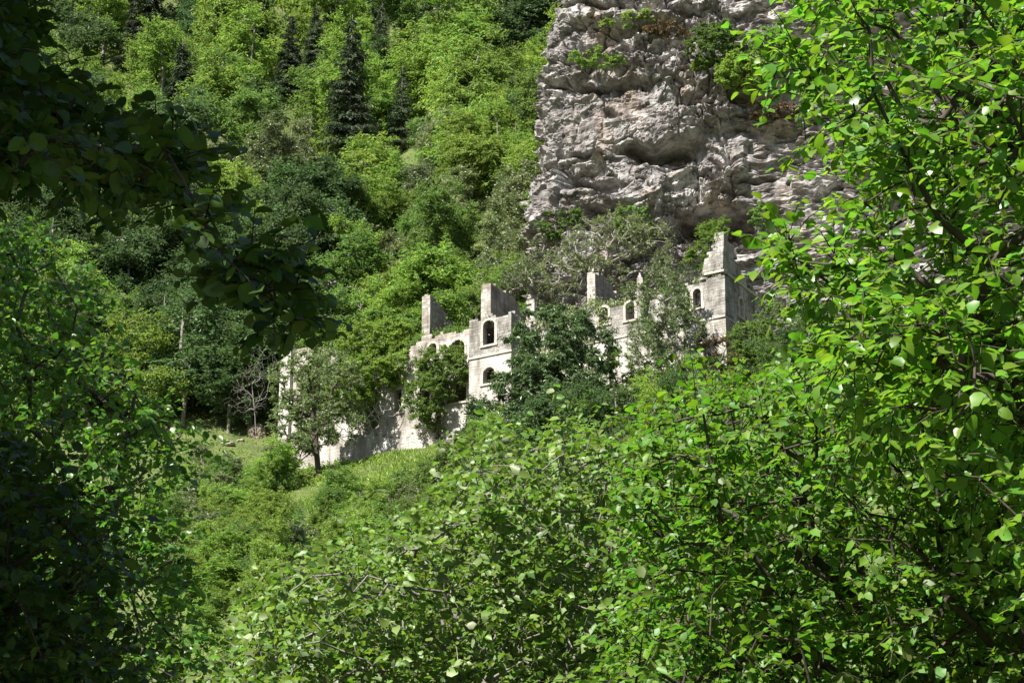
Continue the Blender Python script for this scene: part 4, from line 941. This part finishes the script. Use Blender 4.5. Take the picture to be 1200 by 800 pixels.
# ------------------------------------------------------------------ near trees
def ground(x, y): return np.array((x, y, float(terrain(x, y))))
def near_tree(name, label, base, mid_pts, polys, leaf, lmat, bark, seed, **kw):
    rng = np.random.default_rng(seed)
    T = np.concatenate([rand_in_view_poly(rng, p, y0, y1, n) for p, y0, y1, n in polys])
    b = ground(*base); trunk = curve_pts([b - np.array((0, 0, .3))] + [np.array(p, float) for p in mid_pts], 12)
    return make_tree(name, label, 'tree', b, trunk, T, leaf, lmat, bark, seed, **kw)
# right: hazel with large fresh leaves
A_POLY = [(970, -80), (1400, -80), (1400, 700), (1180, 690), (1110, 560), (985, 470), (960, 400), (985, 345), (1010, 270), (1000, 200), (965, 120)]
A_ARM1 = [(870, 285), (900, 280), (1010, 310), (1010, 350), (930, 320)]
A_ARM2 = [(905, 80), (960, 70), (990, 120), (930, 105)]
near_tree('hazel_tree', 'tall hazel with big fresh green leaves in front of the cliff', (4.6, 10.2), [(4.4, 10.2, 2.0), (3.9, 10.0, 4.2), (2.9, 10.0, 5.8), (2.2, 10.1, 6.6)],
          [(A_POLY, 8.2, 11.8, 860), (A_ARM1, 9.0, 9.8, 16), (A_ARM2, 9.2, 9.8, 10)], LEAF_HAZEL, 'near_a', 'bark', 401, per_node=3, nleaf=8, tlen=.27, lsize=.059, step=.30, r_tip=.0035, r_max=.07, picked=300, rnd=.45, sunb=.7, up=.75)
B_POLY = [(1400, 400), (1400, 900), (690, 900), (730, 760), (760, 660), (745, 590), (760, 500), (830, 462), (890, 440), (960, 425), (1040, 410), (1100, 400)]
near_tree('alder_tree', 'spreading alder with sunlit leaves below the hazel', (4.9, 13.5), [(4.7, 13.4, 2.0), (4.0, 13.2, 3.6), (2.6, 13.2, 4.6), (1.6, 13.2, 5.2)],
          [(B_POLY, 11.0, 15.2, 1750)], LEAF_ALDER, 'near_b', 'bark', 402, per_node=3, nleaf=8, tlen=.30, lsize=.061, step=.35, r_tip=.0035, r_max=.09, picked=300, rnd=.5, sunb=.7, up=.75)
C_POLY = [(250, 900), (285, 760), (300, 700), (335, 675), (400, 648), (500, 632), (540, 575), (562, 528), (610, 532), (660, 515), (730, 530), (760, 600), (800, 700), (830, 900)]
near_tree('glossy_alder', 'glossy leaved alder filling the slope below the ruin', (.4, 19.5), [(.3, 19.4, 2.5), (-.1, 19.3, 4.5), (-.2, 19.3, 6.0), (.1, 19.3, 7.2)],
          [(C_POLY, 17.0, 22.0, 1800)], LEAF_ALDER, 'near_c', 'bark_grey', 403, per_node=3, nleaf=8, tlen=.40, lsize=.076, step=.45, r_tip=.004, r_max=.10, picked=300, rnd=.65, up=.55, sunb=.6)
D_POLY = [(-220, 270), (40, 280), (80, 330), (115, 370), (130, 430), (170, 470), (220, 500), (215, 540), (190, 580), (210, 640), (220, 740), (250, 800), (260, 900), (-220, 900)]
near_tree('leafy_tree', 'leafy tree half in shade below the dark hanging branch', (-5.0, 24.0), [(-4.9, 24, 3.5), (-4.6, 24, 6.5), (-4.2, 24, 8.8), (-4.0, 24, 10.5)],
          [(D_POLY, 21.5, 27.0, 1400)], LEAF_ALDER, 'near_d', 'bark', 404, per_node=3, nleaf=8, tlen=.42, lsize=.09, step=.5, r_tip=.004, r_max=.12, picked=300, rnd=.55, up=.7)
E_POLY = [(-260, -160), (20, -160), (30, 20), (60, 120), (150, 160), (225, 180), (230, 205), (260, 250), (265, 275), (220, 285), (150, 235), (60, 200), (-260, 200)]
E_ARM = [(262, 285), (300, 305), (352, 378), (342, 388), (295, 345)]
E_LOW = [(-260, 470), (-60, 470), (10, 530), (50, 560), (110, 640), (150, 800), (150, 900), (-260, 900)]
near_tree('overhanging_tree', 'shaded tree whose dark leafy branch hangs into the view', (-3.6, 7.0), [(-3.6, 7.0, 1.5), (-3.4, 7.0, 3.0), (-2.9, 7.0, 4.4), (-2.3, 7.0, 5.2)],
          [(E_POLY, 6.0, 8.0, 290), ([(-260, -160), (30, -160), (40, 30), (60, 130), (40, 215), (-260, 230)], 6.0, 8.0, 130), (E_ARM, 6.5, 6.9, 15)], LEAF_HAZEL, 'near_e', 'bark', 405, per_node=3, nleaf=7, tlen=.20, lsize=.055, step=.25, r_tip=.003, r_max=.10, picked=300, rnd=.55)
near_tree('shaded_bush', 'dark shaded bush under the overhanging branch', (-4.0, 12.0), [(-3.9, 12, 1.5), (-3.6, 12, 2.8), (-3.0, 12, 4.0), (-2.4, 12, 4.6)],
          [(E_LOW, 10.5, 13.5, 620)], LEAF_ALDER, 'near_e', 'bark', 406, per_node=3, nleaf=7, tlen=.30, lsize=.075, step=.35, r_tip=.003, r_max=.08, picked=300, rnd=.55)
# unseen trees added outside the frame, crowns placed sunward to shade the left foliage
rngs = np.random.default_rng(77)
sE = [(0, 0, 8.6, 3.0, 3.0, 2.6), (1.4, .5, 7.2, 2.0, 2.0, 1.8), (-1.2, -.8, 7.4, 2.2, 2.0, 1.9)]
shade0 = make_tree('added_shade_tree', 'broad unseen tree added to shade the left foliage', 'tree', (0, 0, 0), curve_pts([(0, 0, -.4), (.1, 0, 3), (0, .2, 6), (.1, 0, 8.5)], 9), rand_in_ellipsoids(rngs, sE, 520, .1), F2, 'near_e', 'bark', 407,
                   per_node=5, nleaf=8, tlen=.6, lsize=.19, step=.7, r_tip=.006, r_max=.18, group='added shade trees')
first = True
def shade_tree(C, sc, rz):
    """an added shade tree whose crown centre stands at C"""
    global first
    p = np.array((C[0], C[1], float(terrain(C[0], C[1])))); hz = (C[2] - p[2]) / 8.2
    if first: shade0.location = tuple(p); shade0.rotation_euler = (0, 0, rz); shade0.scale = (sc, sc, hz); first = False
    else: copy_thing(shade0, p, rz, (sc, sc, hz))
for Q, k, sc, rz in [(at_y(110, 150, 7), 3.3, .38, 0), (at_y(-60, 100, 7), 3.3, .45, 1), (at_y(-200, 60, 7), 3.0, .6, 4.4), (at_y(60, 700, 12), 5.5, .55, 2), (at_y(-150, 500, 12), 5.5, .65, 3), (at_y(20, 600, 24), 7, .36, 1.1), (at_y(150, 720, 24), 7, .36, 3.3)]:
    shade_tree(Q + TO_SUN * k, sc, rz)
rw = random.Random(12)
for k_ in range(22):  # unseen ring of trees added around the camera to block low sky light
    an = R(rw.uniform(115, 330) if k_ % 4 else rw.uniform(330, 352)); ds = rw.uniform(9, 17) if k_ % 4 else rw.uniform(16, 26)
    x, y = math.cos(an) * ds, math.sin(an) * ds
    if an < R(180): x, y = -abs(x) - 4, y
    plant(rw.choice(['mid', 'dark']), ground(x, y), rw.uniform(0, 6), rw.uniform(.75, 1.0), 'unseen tree added around the camera to block low sky', 'sky_block_tree', 'trees added to block low sky', 'tree', rw.randrange(99))
# the first tree of each kind was only a pattern for its copies
for L_ in PROTO.values():
    for o in L_:
        for c in list(o.children): bpy.data.objects.remove(c)
        bpy.data.objects.remove(o)
bpy.context.view_layer.update()
print('objects', len(bpy.data.objects), 'tris', sum(sum(len(p.vertices) - 2 for p in m.polygons) if len(m.polygons) < 2000 else int(len(m.loops) - 2 * len(m.polygons)) for m in bpy.data.meshes))
